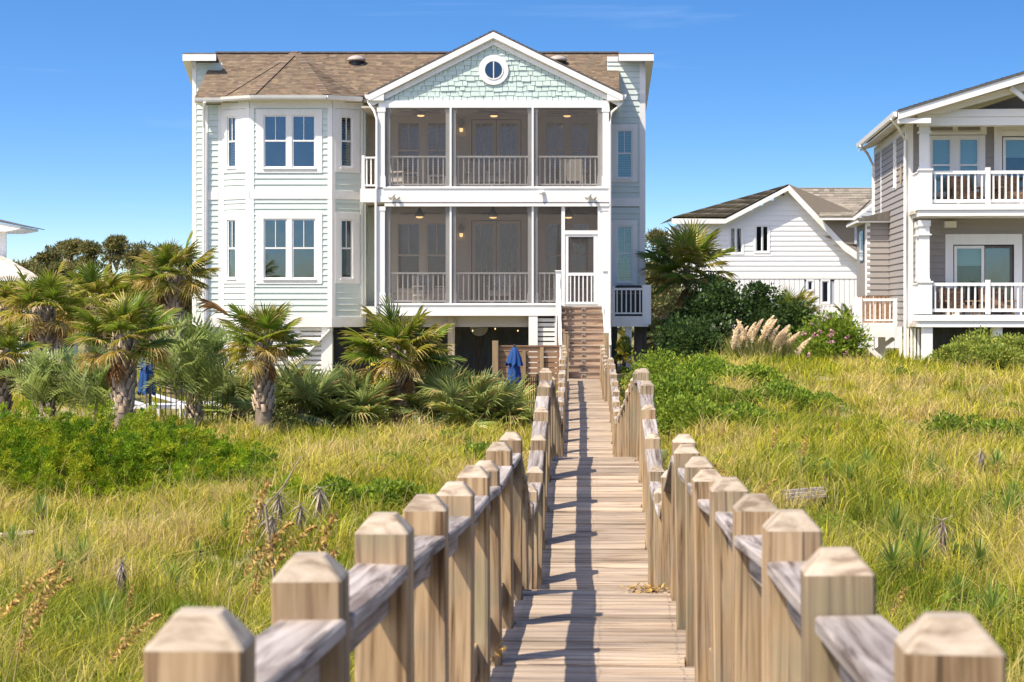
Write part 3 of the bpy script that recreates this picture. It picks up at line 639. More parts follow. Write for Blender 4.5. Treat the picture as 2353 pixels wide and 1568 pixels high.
# ------------------------------------------------------------------ porch gable
gp = Vector((px(1133.5, 61.85), 61.85, E + 8.345)); gl_ = Vector((px(846, 61.85), 61.85, E + 6.44)); gr_ = Vector((px(1431, 61.85), 61.85, E + 6.44))
for (a, sgn) in ((gl_, 1), (gr_, -1)):
    m = MB(); m.prism([a + Vector((0, 0, -.02)), gp + Vector((0, 0, -.02)), gp + Vector((0, 0, -.205)), a + Vector((sgn * .06, 0, -.18)), a + Vector((0, 0, -.18))], (0, .05, 0)); m.build('rake_board', W_, house)
    m = MB(); m.prism([a + Vector((sgn * .02, .051, -.205)), gp + Vector((0, .051, -.24)), gp + Vector((0, .051, -.20)), a + Vector((sgn * .02, .051, -.165))], (0, .16, 0)); m.build('rake_soffit', M['soffit'], house)
    m = MB(); m.prism([a + Vector((sgn * .08, .13, -.36)), gp + Vector((0, .13, -.40)), gp + Vector((0, .13, -.24)), a + Vector((sgn * .06, .13, -.20))], (0, .06, 0)); m.build('rake_frieze', W_, house)
    m = MB(); m.prism([a, gp, gp + Vector((0, 0, .035)), a + Vector((-sgn * .02, 0, .03))], (0, 5.4, 0)); pr_ = m.build('porch_roof', M['bronze'], house)
    dirv = gp - a; shingles('roof_shingles', [(0, 0), (5.4, 0), (5.4, dirv.length), (0, dirv.length)], a + Vector((0, .02, .035)), (0, 1, 0), dirv, pr_, BROWN, seed=31)
    # boxed eave return
    m = MB(); x0, x1 = sorted((a.x, a.x + sgn * .47)); m.prism([(x0 if sgn > 0 else x1, 61.86, a.z - .19), (x1 if sgn > 0 else x0, 61.86, a.z - .19), (x1 if sgn > 0 else x0, 61.86, a.z + .02), (x0 if sgn > 0 else x1, 61.86, a.z - .17)], (0, .4, 0)); m.build('eave_return', W_, house)
    gutter((a.x + (.0 if sgn < 0 else 0), 61.9, a.z), (a.x, 66, a.z)) if sgn < 0 else gutter((a.x, 66, a.z), (a.x, 61.9, a.z))
# shake wall: every shake is a piece
FG = Fr(0, 62.02); zb = pz(231, 62.02); gx0, gx1, gxc = px(884, 62.02), px(1388, 62.02), gp.x; ztop = E + 7.98
m = MB(); m.prism([(gx0 - .3, 62.06, zb - .02), (gx1 + .3, 62.06, zb - .02), (gxc, 62.06, ztop + .16)], (0, .08, 0)); gable = m.build('gable_wall', M['garage'], house)  # backing coloured dark so the gaps between shakes read as shade
shk = []
for i in range(4):
    w = 1.0; m = MB(); m.prism([(0, 0, 0), (0, -.030, 0), (0, -.008, .20), (0, 0, .20)], (1, 0, 0)); shk.append(m.mesh('shake', M['shake']))
rc = Vector((px(1134.1, 62.02), 62.02, pz(161.1, 62.02)))
z = zb; row = 0; slope_ = (ztop - zb) / (gxc - gx0)
ns = 0
while z < ztop - .05:
    a = gx0 + (z - zb) / slope_; b = gx1 - (z - zb) / ((ztop - zb) / (gx1 - gxc)); x = a + random.uniform(-.12, 0)
    while x < b:
        w = random.uniform(.11, .29); xa, xb = max(x, a), min(x + w, b); x += w
        if xb - xa < .03: continue
        zz = z - random.uniform(0, .045) * (row > 0)
        if math.hypot((xa + xb) / 2 - rc.x, zz + .09 - rc.z) < .36: continue
        hs_ = 1.0
        link('shake', shk[ns % 4], gable, (xa + .006, 62.06, zz), (0, 0, 0), (xb - xa - .014, random.uniform(.8, 1.5), hs_)); ns += 1
    z += .155; row += 1
# round window
def ringmesh(r0, r1, y0, y1, seg=40):
    m = MB(); 
    for (r, y) in ((r0, y0), (r1, y0), (r1, y1), (r0, y1)):
        for k in range(seg): t = 2 * math.pi * k / seg; m.v.append((rc.x + r * math.cos(t), y, rc.z + r * math.sin(t)))
    for j in range(4):
        for k in range(seg): k2 = (k + 1) % seg; j2 = (j + 1) % 4; m.f.append((j * seg + k, j * seg + k2, j2 * seg + k2, j2 * seg + k))
    return m
rw = ringmesh(.29, .455, 62.08, 61.99).build('round_window', W_, house); ringmesh(.262, .30, 62.07, 61.975).build('sash', W_, rw)
m = MB(); m.v = [(rc.x + .27 * math.cos(2 * math.pi * k / 40), 62.02, rc.z + .27 * math.sin(2 * math.pi * k / 40)) for k in range(40)]; m.f = [tuple(range(40))]; m.build('pane', M['glass_blue'], rw)
MB().box(rc.x - .015, rc.x + .015, 61.98, 62.01, rc.z - .265, rc.z + .265).build('muntin', W_, rw)
m = MB(); m.v = [(rc.x + .30 * math.cos(2 * math.pi * k / 40), 62.056, rc.z + .30 * math.sin(2 * math.pi * k / 40)) for k in range(40)]; m.f = [tuple(range(40))]; m.build('dark_panel', M['dim'], rw)  # near black disc standing in for the unlit space behind the pane

# ------------------------------------------------------------------ the two screened porches
xl, xr = px(870, dP), px(1400, dP)
zbeam0, zbeam1 = pz(248, dP), pz(231.5, dP); zs1, zs0 = pz(434, dP), pz(465, dP); zl1 = pz(474.5, dP); zf1, zf0 = pz(702, dP), pz(726, dP)
bx('porch_beam', FP, xl, xr, -.22, .03, zbeam0, zbeam1, W_, house)
bx('porch_band', FP, px(828, dP), xr + .02, -.25, .05, zs0, zs1, W_, house); bx('band_cap', FP, px(880, dP), xr + .03, -.2, .075, zs1 + .002, zs1 + .035, W_, house)
bx('porch_gutter', FP, px(884, dP), xr, -.15, .10, zl1 - .005, zl1 + .085, W_, house); bx('gutter_gap_shade', FP, px(884, dP), xr, -.15, .085, zl1 + .0855, zs0 - .001, M['bronze'], house)  # solid dark strip above the gutter, the gap's shade put into its colour
bx('porch_band', FP, xl - .02, px(1290, dP), -.25, .05, zf0, zf1, W_, house); bx('band_cap', FP, px(880, dP), px(1290, dP), -.2, .075, zf1 + .002, zf1 + .03, W_, house)
bx('porch_band', FP, px(1290, dP) + .01, xr + .02, -.25, .045, zf0 + .1, zf1 - .002, W_, house)
# ceilings, floors, dark backing for the unlit rooms
for (za, zb_, mt) in ((zbeam0 + .02, zbeam0 + .08, 'beige'), (zs0 + .05, zs1 - .04, 'beige'), (zf0 + .06, zf1 - .03, 'soffit')):
    m = MB(); m.box(px(829, dP), xr - .02, dP + .26, dI - .003, za, zb_); m.build('porch_floor', M[mt], house)
m = MB(); m.box(px(829, dI), xr, dI + .3, dI + .36, zf0, zbeam1 + .1); m.build('dark_backing', M['dim'], house)
zlow0, zlow1, zup0, zup1 = zf1 - .02, zs0 + .05, zs1 - .03, zbeam0 + .02
# openings of the inner walls
def inner(z0, z1, yt, ym, yb, shut_):
    holes = []
    for (a, b) in ((913, 967), (980, 1025), (1253, 1295), (1310, 1352)):
        pass
    for grp in (((912, 966), (980, 1027)), ((1254, 1297), (1312, 1354))):
        hole, o = window(FI, [(px(a, dI), px(b, dI)) for a, b in grp], pz(yb, dI), pz(yt, dI), house, M['glass_dark'], cas=(.14, .14, .16, .12), white=M['beige'], shut=shut_); holes.append(hole)
    # french doors
    u0, u1 = px(1085, dI), px(1196, dI); um = (u0 + u1) / 2; zd0 = z0 + .05; zd1 = pz(yt, dI) + .05
    m = MB(); frame4(m, FI, u0 - .03, u1 + .03, zd0, zd1 + .03, .16, .16, .2, .05, -.03, .045); dr = m.build('french_door', M['beige'], house)
    for (a, b) in ((u0, um - .01), (um + .01, u1)):
        sash(FI, a, b, zd0, zd1, dr, M['glass_dark'], 2, False, w=.11, white=M['beige'])
        if shut_: shutters(FI, a + .1, b - .1, zd0 + .2, zd1 - .1, dr, **shut_)
    holes.append((u0 - .19, u1 + .19, zd0 - .05, zd1 + .23))
    siding(FI, px(829, dI), xr, z0, z1, M['beige'], house, holes, name='porch_wall_board')
    # lantern beside the doors
    lx = px(1060, dI); lz = pz(297 if shut_ else 538, dI) ; ln = MB().lathe((lx, dI - .12, lz - .03), [(.03, .36), (.10, .22), (.10, .17), (.05, .05)], 8).box(lx - .03, lx + .03, dI - .12, dI - .02, lz + .05, lz + .12).build('wall_lantern', M['bronze'], house)
    MB().lathe((lx, dI - .12, lz - .10), [(.03, 0), (.05, .02), (.055, .11), (.04, .13)], 8).build('lantern_glass', M['bulb'], ln)
inner(zup0, zup1, 280, 330, 415, dict(tilt=-.8, pitch=.08)); inner(zlow0, zlow1, 512, 575, 665, None)
# side walls of the porch
m = MB(); m.box(xr - .06, xr, dP + .3, dI + .3, zf0 + .1, zbeam0); m.build('porch_side_wall', M['beige'], house)
m = MB(); m.box(px(836, dW), px(836, dW) + .05, dW, dI, zsk0, zev - .1); m.build('porch_return_wall', M['sage'], house)
siding(Fr(0, dI - .04), px(829, dI), px(872, dI), zf0 - .3, zs0, M['sage'], house)
# ceiling fans with lit lamps
for (x, y) in ((967, 262), (1135, 263), (1303, 263), (964, 495), (1133, 496), (1306, 496)):
    d_ = 63.4; c = P(x, y, d_); zc = zup1 if y < 400 else zlow1
    fan = MB().tube([(c.x, c.y, c.z + .1), (c.x, c.y, zc + .02)], .02, 8).lathe((c.x, c.y, c.z), [(.04, .22), (.08, .14), (.15, .02), (.16, -.04), (.1, -.045)], 14).build('ceiling_fan', M['bronze'], house)
    for k in range(5):
        t = 2 * math.pi * k / 5 + x; dv = Vector((math.cos(t), math.sin(t), 0)); MB().beam(Vector((c.x, c.y, c.z + .07)) + dv * .14, Vector((c.x, c.y, c.z + .05)) + dv * .68, .13, .012).build('fan_blade', M['bronze'], fan)
    MB().lathe((c.x, c.y, c.z - .12), [(.03, .03), (.09, .04), (.12, .075)], 14).build('fan_lamp', M['bulb'], fan)
# columns behind the screens
def column(x0, x1, z0, z1, n0=-.22, n1=-.02, mat=None, name='porch_column'):
    m = MB(); mat = mat or W_
    u0, u1 = px(x0, dP), px(x1, dP); m.fbox(FP, u0, u1, n0, n1, z0, z1); e = .022
    o = m.build(name, mat, house); bx('column_base', FP, u0 - e, u1 + e, n0 - e, n1 + e * .6, z0, z0 + .34, mat, o); bx('column_capital', FP, u0 - e, u1 + e, n0 - e, n1 + e * .6, z1 - .13, z1, mat, o)
for (z0, z1) in ((zs1 + .036, zbeam0), (zf1 + .031, zl1 - .006)):
    low = z0 < zs0
    for (a, b) in ((885, 896), (1024, 1047), (1213, 1235), (1374, 1384)): column(a, b, z0, z1, -.22, -.03)
    for (a, b) in ((868 if not low else 866, 884.5), (1384.5, 1399)): column(a, b, z0 if not low else zf1 - .0 + .031, z1, -.2, .06)
    for x in (1035.5, 1224): bx('screen_batten', FP, px(x - 2.2, dP), px(x + 2.2, dP), -.01, .035, z0, z1, W_, house)
    bx('screen_batten', FP, px(884.5, dP), px(1384.5, dP), -.01, .03, z0 - .001, z0 + .03, W_, house)
    yt, yb = (358, 421) if not low else (626, 689)
    spans = [(896, 1024), (1047, 1213), (1235, 1374)] if not low else [(896, 1024), (1047, 1213), (1235, 1290)]
    for (a, b) in spans:
        railing(FP, px(a, dP), px(b, dP), pz(yt, dP), pz(yb + 5, dP), -.12, house, mids=[px((a + b) / 2, dP)], pitch=.152, bw=.036)
    sc = [(885, 1033.4), (1037.7, 1221.8), (1226.2, 1384)] if not low else [(885, 1033.4), (1037.7, 1221.8), (1226.2, 1290)]
    for (a, b) in sc: bx('insect_screen', FP, px(a, dP), px(b, dP), .002, .005, z0 + .03, z1, M['screen'], house)
bx('transom_screen', FP, px(1298, dP), px(1373, dP), .002, .005, pz(530, dP), zl1 - .006, M['screen'], house)
bx('door_mullion', FP, px(1290, dP), px(1298, dP), -.1, .04, zf1 - .002, zl1 - .006, W_, house); bx('door_jamb', FP, px(1373.5, dP), px(1384.4, dP), -.1, .042, zf1 - .002, zl1 - .006, W_, house)
bx('door_header', FP, px(1298, dP), px(1373.5, dP), -.08, .045, pz(539, dP), pz(530, dP), W_, house)
# screen door
m = MB(); frame4(m, FP, px(1306, dP), px(1364, dP), pz(694, dP), pz(544.5, dP), px(1306, dP) - px(1298.3, dP), px(1373, dP) - px(1364, dP), .07, .09, -.03, .02)
sd = m.build('screen_door', W_, house); bx('mid_rail', FP, px(1306, dP), px(1364, dP), -.03, .02, pz(634, dP), pz(627, dP), W_, sd)
bx('door_screen', FP, px(1306, dP), px(1364, dP), -.012, -.009, pz(694, dP), pz(544.5, dP), M['screen'], sd)
for k in range(6): uc = px(1306, dP) + (px(1364, dP) - px(1306, dP)) * (k + .5) / 6; bx('baluster', FP, uc - .019, uc + .019, -.03, .01, pz(694, dP), pz(634, dP), W_, sd)
# narrow side balcony between bay and porch
for (z0, z1) in ((zs1, zbeam0),):
    FS = Fr(0, dP + .3); railing(FS, px(836, dP), px(866, dP), pz(359, dP), pz(427, dP), 0, house, pitch=.13); bx('balcony_newel', FS, px(829.5, dP), px(836, dP), -.06, .06, pz(433, dP), pz(356, dP), W_, house)
# downspouts
def pipe(pts, name='downspout', r=.04, mat=None):
    return MB().tube(pts, r, 8).build(name, mat or W_, house)
zz = gl_.z - .12
pipe([(gl_.x - .02, 62.0, zz), (gl_.x + .0, 62.0, zz - .12), (px(860, 61.9), 61.92, pz(256, 61.9)), (px(866, 61.9), 61.90, pz(275, 61.9)), (px(866, 61.9), 61.90, zs1)])
pipe([(px(864, 61.9), 61.90, zs1), (px(864, 61.9), 61.9, pz(520, 62)), (px(864, 61.9), 61.9, ZG + .2)])
pipe([(gr_.x, 62.0, zz), (gr_.x - .02, 62.0, zz - .15), (px(1406, 61.9), 61.95, pz(258, 61.9)), (px(1402, 61.9), 61.95, pz(285, 61.9)), (px(1402, 61.9), 61.95, pz(560, 62)), (px(1402, 61.9), 61.95, ZG + .3)])
pipe([(px(472, 63.7), 63.5, ez - .14), (px(470, 63.9), 63.7, ez - .5), (px(469, 63.9), 63.86, ez - .9), (px(469, 63.9), 63.88, ZG)], r=.045)
# flood lights and cameras on the band
for (x, y) in ((906, 452), (1357, 452)):
    c = P(x, y, dP - .1); fl = MB().lathe((c.x, c.y, c.z), [(.05, .03), (.06, .07), (.02, .09)], 10).build('flood_light', M['soffit'], house)
    for s in (-1, 1): MB().tube([(c.x + s * .04, c.y, c.z + .03), (c.x + s * .13, c.y - .07, c.z - .06)], [.04, .065], 10).build('lamp_head', M['soffit'], fl)
for (x, y) in ((1243, 444), (1320, 728)):
    if y > 700: x, y = 1319, 731
    c = P(x, y, dP - .1); MB().tube([(c.x + .08, c.y + .05, c.z + .03), (c.x, c.y - .06, c.z), (c.x - .07, c.y - .1, c.z - .02)], [.05, .05, .04], 10).build('security_camera', M['white'], house)

# ------------------------------------------------------------------ below the house
def pile(x, d_, z1, w=.28, mat='pile', name='piling'):
    X = px(x, d_); return MB().box(X - w / 2, X + w / 2, d_ - w / 2, d_ + w / 2, ZG - .6, z1).build(name, M[mat], house)
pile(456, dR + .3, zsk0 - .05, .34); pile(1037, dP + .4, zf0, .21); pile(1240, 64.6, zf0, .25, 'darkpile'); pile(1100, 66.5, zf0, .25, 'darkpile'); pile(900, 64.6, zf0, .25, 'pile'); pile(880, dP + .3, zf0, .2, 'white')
bx('porch_girder', Fr(0, dP + .5), px(870, dP), px(1216, dP), -.1, .0, pz(752, dP), zf0 - .003, M['beige'], house)
pile(1225, dP + .1, zf0 - .002, .27, 'white'); pile(1280, dP + .1, zf0 - .002, .14, 'white')
FL = Fr(0, dP + .12)
for k in range(9):
    z1 = pz(731 + k * 11, dP); bx('louver_slat', FL, px(1235.5, dP), px(1275, dP), -.02, .03, z1 - .112, z1 - .01, W_, house)
# louvred skirt under the bay with diagonal braces
FL2 = Fr(0, dB + .1); lz0 = ZG + .05; zc = zsk0 - .003; xa, xb = px(522, dB), px(738, dB); k = 0
while zc - .12 > lz0: bx('louver_slat', FL2, xa + .2, xb, -.02, .02, zc - .105, zc - .012, W_, house); zc -= .15; k += 1
bx('skirt_post', FL2, xb, px(763, dB), -.03, .05, ZG - .2, zsk0 - .003, W_, house); bx('skirt_post', FL2, xa - .18, xa + .2, -.03, .05, ZG - .2, zsk0 - .003, W_, house); bx('skirt_post', FL2, px(676, dB), px(690, dB), -.02, .03, ZG - .2, zsk0 - .003, W_, house)
for (a, b) in (((758, 757), (668, 852)), ((603, 775), (690, 850))):
    m = MB(); m.beam(P(*a, dB + .03), P(*b, dB + .03), .05, .2, (0, -1, 0)); m.build('diagonal_brace', W_, house)
m = MB(); m.box(px(466, dW), px(763, dW), dW + .2, dW + .26, ZG - .2, zsk0); m.build('crawl_wall', M['wsiding'], house)
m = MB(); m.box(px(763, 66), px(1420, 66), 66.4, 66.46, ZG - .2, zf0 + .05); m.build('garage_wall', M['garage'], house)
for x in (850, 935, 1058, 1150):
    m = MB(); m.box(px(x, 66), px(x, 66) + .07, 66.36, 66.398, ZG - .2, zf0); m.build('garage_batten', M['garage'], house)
c = P(1101, 752, 66.2); m = MB()
for k in range(28):
    pass
def disc(cx, cy, cz, r, t, seg=32):
    m = MB(); m.v = [(cx + r * math.cos(2 * math.pi * k / seg), y, cz + r * math.sin(2 * math.pi * k / seg)) for y in (cy, cy + t) for k in range(seg)]
    m.f = [tuple(range(seg)), tuple(range(2 * seg - 1, seg - 1, -1))] + [(k, k + seg, (k + 1) % seg + seg, (k + 1) % seg) for k in range(seg)]; return m
wdisc = disc(c.x, 66.2, c.z, .27, .05).build('wall_medallion', M['soffit'], house)
m = MB()
for (r0, r1) in ((.26, .29), (.17, .19), (.08, .10)):
    seg = 32; b = len(m.v)
    for (r, y) in ((r0, 66.21), (r1, 66.21), (r1, 66.17), (r0, 66.17)):
        for k in range(seg): t = 2 * math.pi * k / seg; m.v.append((c.x + r * math.cos(t), y, c.z + r * math.sin(t)))
    for j in range(4):
        for k in range(seg): k2 = (k + 1) % seg; j2 = (j + 1) % 4; m.f.append((b + j * seg + k, b + j * seg + k2, b + j2 * seg + k2, b + j2 * seg + k))
m.build('medallion_rings', W_, wdisc)
# string of bulbs under the beam
m = MB(); sp = [P(x, 754 + 3 * math.sin(x * .06), dP + .45) for x in range(1060, 1216, 26)]; m.tube(sp, .006, 5); sl = m.build('light_string', M['black'], house)
for p in sp[1::2]: MB().lathe((p.x, p.y, p.z - .08), [(.01, .05), (.018, .02), (.008, 0)], 8).build('bulb', M['bulb'], sl)
# grill landing beside the porch on the right
dG = 64.2; FGd = Fr(0, dG)
bx('landing_beam', FGd, px(1411, dG), px(1490, dG), -1.7, .0, pz(751, dG), pz(727, dG), W_, house)
railing(FGd, px(1413, dG), px(1476, dG), pz(662, dG), pz(722, dG), -.05, house, pitch=.145, top=(.1, .07))
bx('landing_newel', FGd, px(1476, dG), px(1496, dG), -.1, .03, pz(746, dG), pz(655, dG), W_, house); bx('landing_newel', FGd, px(1406, dG), px(1413, dG), -.1, .03, pz(751, dG), pz(658, dG), W_, house)
m = MB(); m.box(px(1484, dG), px(1490, dG), dG + .05, dG + 1.7, pz(665, dG), pz(661, dG)); m.box(px(1484, dG), px(1490, dG), dG + .05, dG + 1.7, pz(722, dG), pz(718, dG)); m.build('side_rail', W_, house)
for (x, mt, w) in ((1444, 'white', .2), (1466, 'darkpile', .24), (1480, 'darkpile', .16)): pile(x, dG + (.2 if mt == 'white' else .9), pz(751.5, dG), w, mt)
# ------------------------------------------------------------------ stair from boardwalk up to the screen door
st = thing('porch_staircase', (2.05, 59.6, E - 2.04), 'steep brown wooden staircase with riser lights up to the white screen door', 'staircase')
d0, d1 = 58.45, 61.55; zb0, zb1 = E - 2.04, zf1 - .02; n_ = 11; xa0, xa1 = px(1290.5, 61.2), px(1383, 61.2)
run = (d1 - d0) / n_; rise = (zb1 - zb0) / n_
tread = MB().box(xa0, xa1, 0, run + .02, -.038, 0).mesh('tread', M['plank']); riser = MB().box(xa0, xa1, 0, .03, 0, rise - .04).mesh('riser', M['stair'])
lightm = MB().box(-.055, .055, -.02, 0, -.03, .03).mesh('step_light', M['vent']); lensm = MB().box(-.03, .03, -.024, -.019, -.018, .004).mesh('lens', M['black'])
for k in range(n_):
    y = d0 + k * run; z = zb0 + k * rise
    link('riser', riser, st, (0, y + .03, z)); link('tread', tread, st, (0, y + .0, z + rise))
    lo = link('step_light', lightm, st, (px(1341, y), y + .03, z + rise * .5)); link('lens', lensm, lo, (px(1341, y), y + .03, z + rise * .5))
for x in (xa0 - .04, xa1 + .04):
    m = MB(); m.prism([(x - .02, d0 - .1, zb0 - .25), (x - .02, d0 - .1, zb0 + .22), (x - .02, d1, zb1 + .16), (x - .02, d1, zb1 - .3)], (.04, 0, 0)); m.build('stringer', M['white' if x > 2 else 'plank'], st)
# white newels and sloping rails
for (x, s) in ((px(1283, 61.2), -1), (px(1391.5, 61.2), 1)):
    MB().box(x - .075, x + .075, 61.2, 61.35, E - 1.3, pz(624, 61.2)).build('newel', W_, st); MB().box(x - .1, x + .1, 61.17, 61.38, pz(624, 61.2) + .001, pz(624, 61.2) + .035).build('newel_cap', W_, st)
    MB().box(x - .06, x + .06, 60.2, 60.32, E - 2.4, E - .05 - .2).build('newel', W_ if s > 0 else M['brownwood'], st)
    m = MB(); m.beam((x, d0 + .2, zb0 + .95), (x, d1 - .2, zb1 + .9), .09, .04); m.beam((x, d0 + .2, zb0 + .3), (x, d1 - .2, zb1 + .2), .05, .06); hr = m.build('hand_rail', W_, st)
    bal = MB().box(x - .018, x + .018, -.018, .018, 0, .66).mesh('baluster', W_)
    for k in range(18): t = (k + .7) / 18.5; link('baluster', bal, st, (0, d0 + .2 + (d1 - d0 - .4) * t, zb0 + .3 + (zb1 - zb0 - .1) * t))
MB().box(px(1294, 59.2) - .05, px(1294, 59.2) + .05, 59.2, 59.3, E - 2.6, pz(756, 59.2)).build('stair_post', M['brownwood'], st)
for (x, d_, yt) in ((1300, 58.3, 768), (1393, 58.3, 765)): MB().box(px(x, d_) - .08, px(x, d_) + .08, d_ - .08, d_ + .08, E - 3, pz(yt, d_)).build('stair_post', M['post'], st)

# ------------------------------------------------------------------ second wooden landing and slatted brown screen beside the stair
fn = thing('slatted_screen', (px(1210, 59), 59.0, ZG), 'low brown screen of horizontal boards beside the porch stair behind the umbrella', 'fence')
FN = Fr(0, 59.0); zt = pz(797, 59)
for k in range(9):
    z1 = zt - k * .155; bx('board', FN, px(1140, 59), px(1286, 59), -.015 + random.uniform(0, .01), .02, z1 - .135, z1, M['brownwood'], fn)
bx('top_rail', FN, px(1140, 59), px(1287, 59), -.05, .06, zt + .003, zt + .04, M['brownwood'], fn)
for (x, yt, w) in ((1138, 783, .17), (1204, 807, .1), (1245, 798, .1)):
    u = px(x, 59); bx('post', FN, u - w / 2, u + w / 2, .022, .022 + w, ZG - .3, pz(yt, 59), M['post'], fn)
# armchairs and tables on the porches
def armchair(name, loc, rz, label, group=None, cat='chair'):
    t = thing(name, loc, label, cat, group, rz); m4 = WM[t.name]
    def part(nm, mb, mat):
        mb.v = [tuple(m4 @ Vector(v)) for v in mb.v]; return mb.build(nm, mat, t)
    for (x, y) in ((-.34, -.34), (.34, -.34), (-.34, .34), (.34, .34)): part('leg', MB().box(x - .03, x + .03, y - .03, y + .03, 0, .62 if y < 0 else .95), M['wicker'])
    part('seat', MB().box(-.37, .37, -.36, .36, .32, .38), M['wicker']); part('backrest', MB().prism([(-.36, .30, .38), (-.36, .36, .38), (-.36, .46, .98), (-.36, .40, .98)], (.72, 0, 0)), M['wicker'])
    for s in (-1, 1): part('armrest', MB().box(s * .36 - .05, s * .36 + .05, -.4, .36, .60, .64), M['wicker'])
    part('seat_cushion', MB().box(-.31, .31, -.36, .28, .382, .50), M['cushion']); part('back_cushion', MB().prism([(-.29, .16, .502), (-.29, .30, .502), (-.29, .38, .94), (-.29, .26, .94)], (.58, 0, 0)), M['cushion'])
    return t
zu, zl = zs1 - .04, zf1 - .03
armchair('armchair', (px(925, 63.4), 63.4, zu), .9, 'cream armchair with patterned cushions at the left end of the upper porch', 'porch chairs')
armchair('armchair', (px(1100, 63.6), 63.6, zu), .3, 'cream armchair in front of the upper french doors left of its neighbour', 'porch chairs')
armchair('armchair', (px(1150, 63.4), 63.4, zu), -.2, 'cream armchair in front of the upper french doors right of its neighbour', 'porch chairs')
armchair('armchair', (px(1322, 63.0), 63.0, zu), 2.8, 'cream armchair turned away at the right end of the upper porch', 'porch chairs')
armchair('armchair', (px(985, 63.6), 63.6, zl), .5, 'cream armchair at the left end of the lower porch', 'porch chairs')
armchair('armchair', (px(1155, 63.5), 63.5, zl), -.3, 'cream armchair in front of the lower french doors', 'porch chairs')
def sidetable(loc, label):
    t = thing('side_table', loc, label, 'table', 'porch side tables'); x, y, z = loc
    MB().box(x - .25, x + .25, y - .25, y + .25, z + .48, z + .52).build('table_top', M['white'], t)
    for a in (-.21, .21):
        for b in (-.21, .21): MB().box(x + a - .02, x + a + .02, y + b - .02, y + b + .02, z, z + .48).build('leg', M['white'], t)
sidetable((px(1003, 63.2), 63.2, zu), 'small white side table behind the left railing of the upper porch')
# grill on the landing
gx = px(1444, 65.2); gz = pz(727, dG); gr = thing('barbecue_grill', (gx, 65.1, gz + .003), 'black covered barbecue grill on the white landing beside the wing', 'grill')
MB().prism([(gx - .52, 64.85, gz + .003), (gx + .5, 64.85, gz + .003), (gx + .47, 64.85, gz + .78), (gx + .38, 64.85, gz + .98), (gx - .38, 64.85, gz + .98), (gx - .49, 64.85, gz + .78)], (0, .5, 0)).build('grill_cover', M['black'], gr)
MB().box(gx - .5, gx + .5, 64.82, 64.85, gz + .70, gz + .74).build('handle', M['bronze'], gr)
# closed parasols
def parasol(x, ytip, ybot, d_, label):
    c = P(x, ytip, d_); zb_ = pz(ybot, d_); zg = float(G(c.x, d_)); t = thing('closed_parasol', (c.x, d_, zg), label, 'parasol', 'closed blue parasols'); H = c.z - zb_
    MB().tube([(c.x, d_, zg - .1), (c.x, d_, c.z)], .022, 10).build('pole', M['vent'], t); MB().lathe((c.x, d_, c.z - .01), [(.035, 0), (.03, .05), (.01, .07)], 10).build('finial', M['black'], t)
    for (nm, z1, z0, r1, r0, fl) in (('canopy', c.z - .30, zb_, .11, .19, .22), ('canopy_vent', c.z - .01, c.z - .44, .03, .19, .16)):
        m = MB(); seg = 40; rows = 9
        for i in range(rows + 1):
            f = i / rows; z = z1 + (z0 - z1) * f; r = r1 + (r0 - r1) * (f ** .6)
            for k in range(seg): a = 2 * math.pi * k / seg; rr = r * (1 + fl * f * math.sin(a * 8 + f * 1.5)); m.v.append((c.x + rr * math.cos(a), d_ + rr * math.sin(a), z + (.05 * math.sin(a * 8) * f)))
        for i in range(rows):
            for k in range(seg): k2 = (k + 1) % seg; m.f.append((i * seg + k, i * seg + k2, (i + 1) * seg + k2, (i + 1) * seg + k))
        m.build(nm, M['umbrella'], t, True)
parasol(1182, 797, 925, 50.5, 'closed blue parasol standing before the brown slatted screen')
parasol(337, 806, 905, 50.0, 'closed blue parasol half hidden among the palms beside the bay end of the house')
# pool fence: black pickets
def picket_fence(name, pts, hgt, label):
    t = thing(name, (pts[0][0], pts[0][1], float(G(pts[0][0], pts[0][1]))), label, 'fence'); pm_ = MB().box(-.011, .011, -.011, .011, 0, hgt).mesh('picket', M['black'])
    pst = MB().box(-.03, .03, -.03, .03, -.2, hgt + .08).mesh('post', M['black'])
    for (a, b) in zip(pts, pts[1:]):
        L = math.dist(a, b); n = int(L / .115)
        for zz in (.12, hgt - .1):
            m = MB(); za, zb_ = float(G(*a)), float(G(*b)); m.beam((a[0], a[1], za + zz), (b[0], b[1], zb_ + zz), .03, .03); m.build('rail', M['black'], t)
        for k in range(n):
            f = k / n; x, y = a[0] + (b[0] - a[0]) * f, a[1] + (b[1] - a[1]) * f; z = float(G(*a)) * (1 - f) + float(G(*b)) * f
            link('post' if k % 18 == 0 else 'picket', pst if k % 18 == 0 else pm_, t, (x, y, z + (0 if k % 18 == 0 else .02)))
picket_fence('pool_fence', [(px(345, 46.5), 46.5), (px(760, 47), 47), (px(1150, 48), 48), (px(1262, 50.5), 50.5)], 1.15, 'black metal picket fence behind the low palms in front of the house')
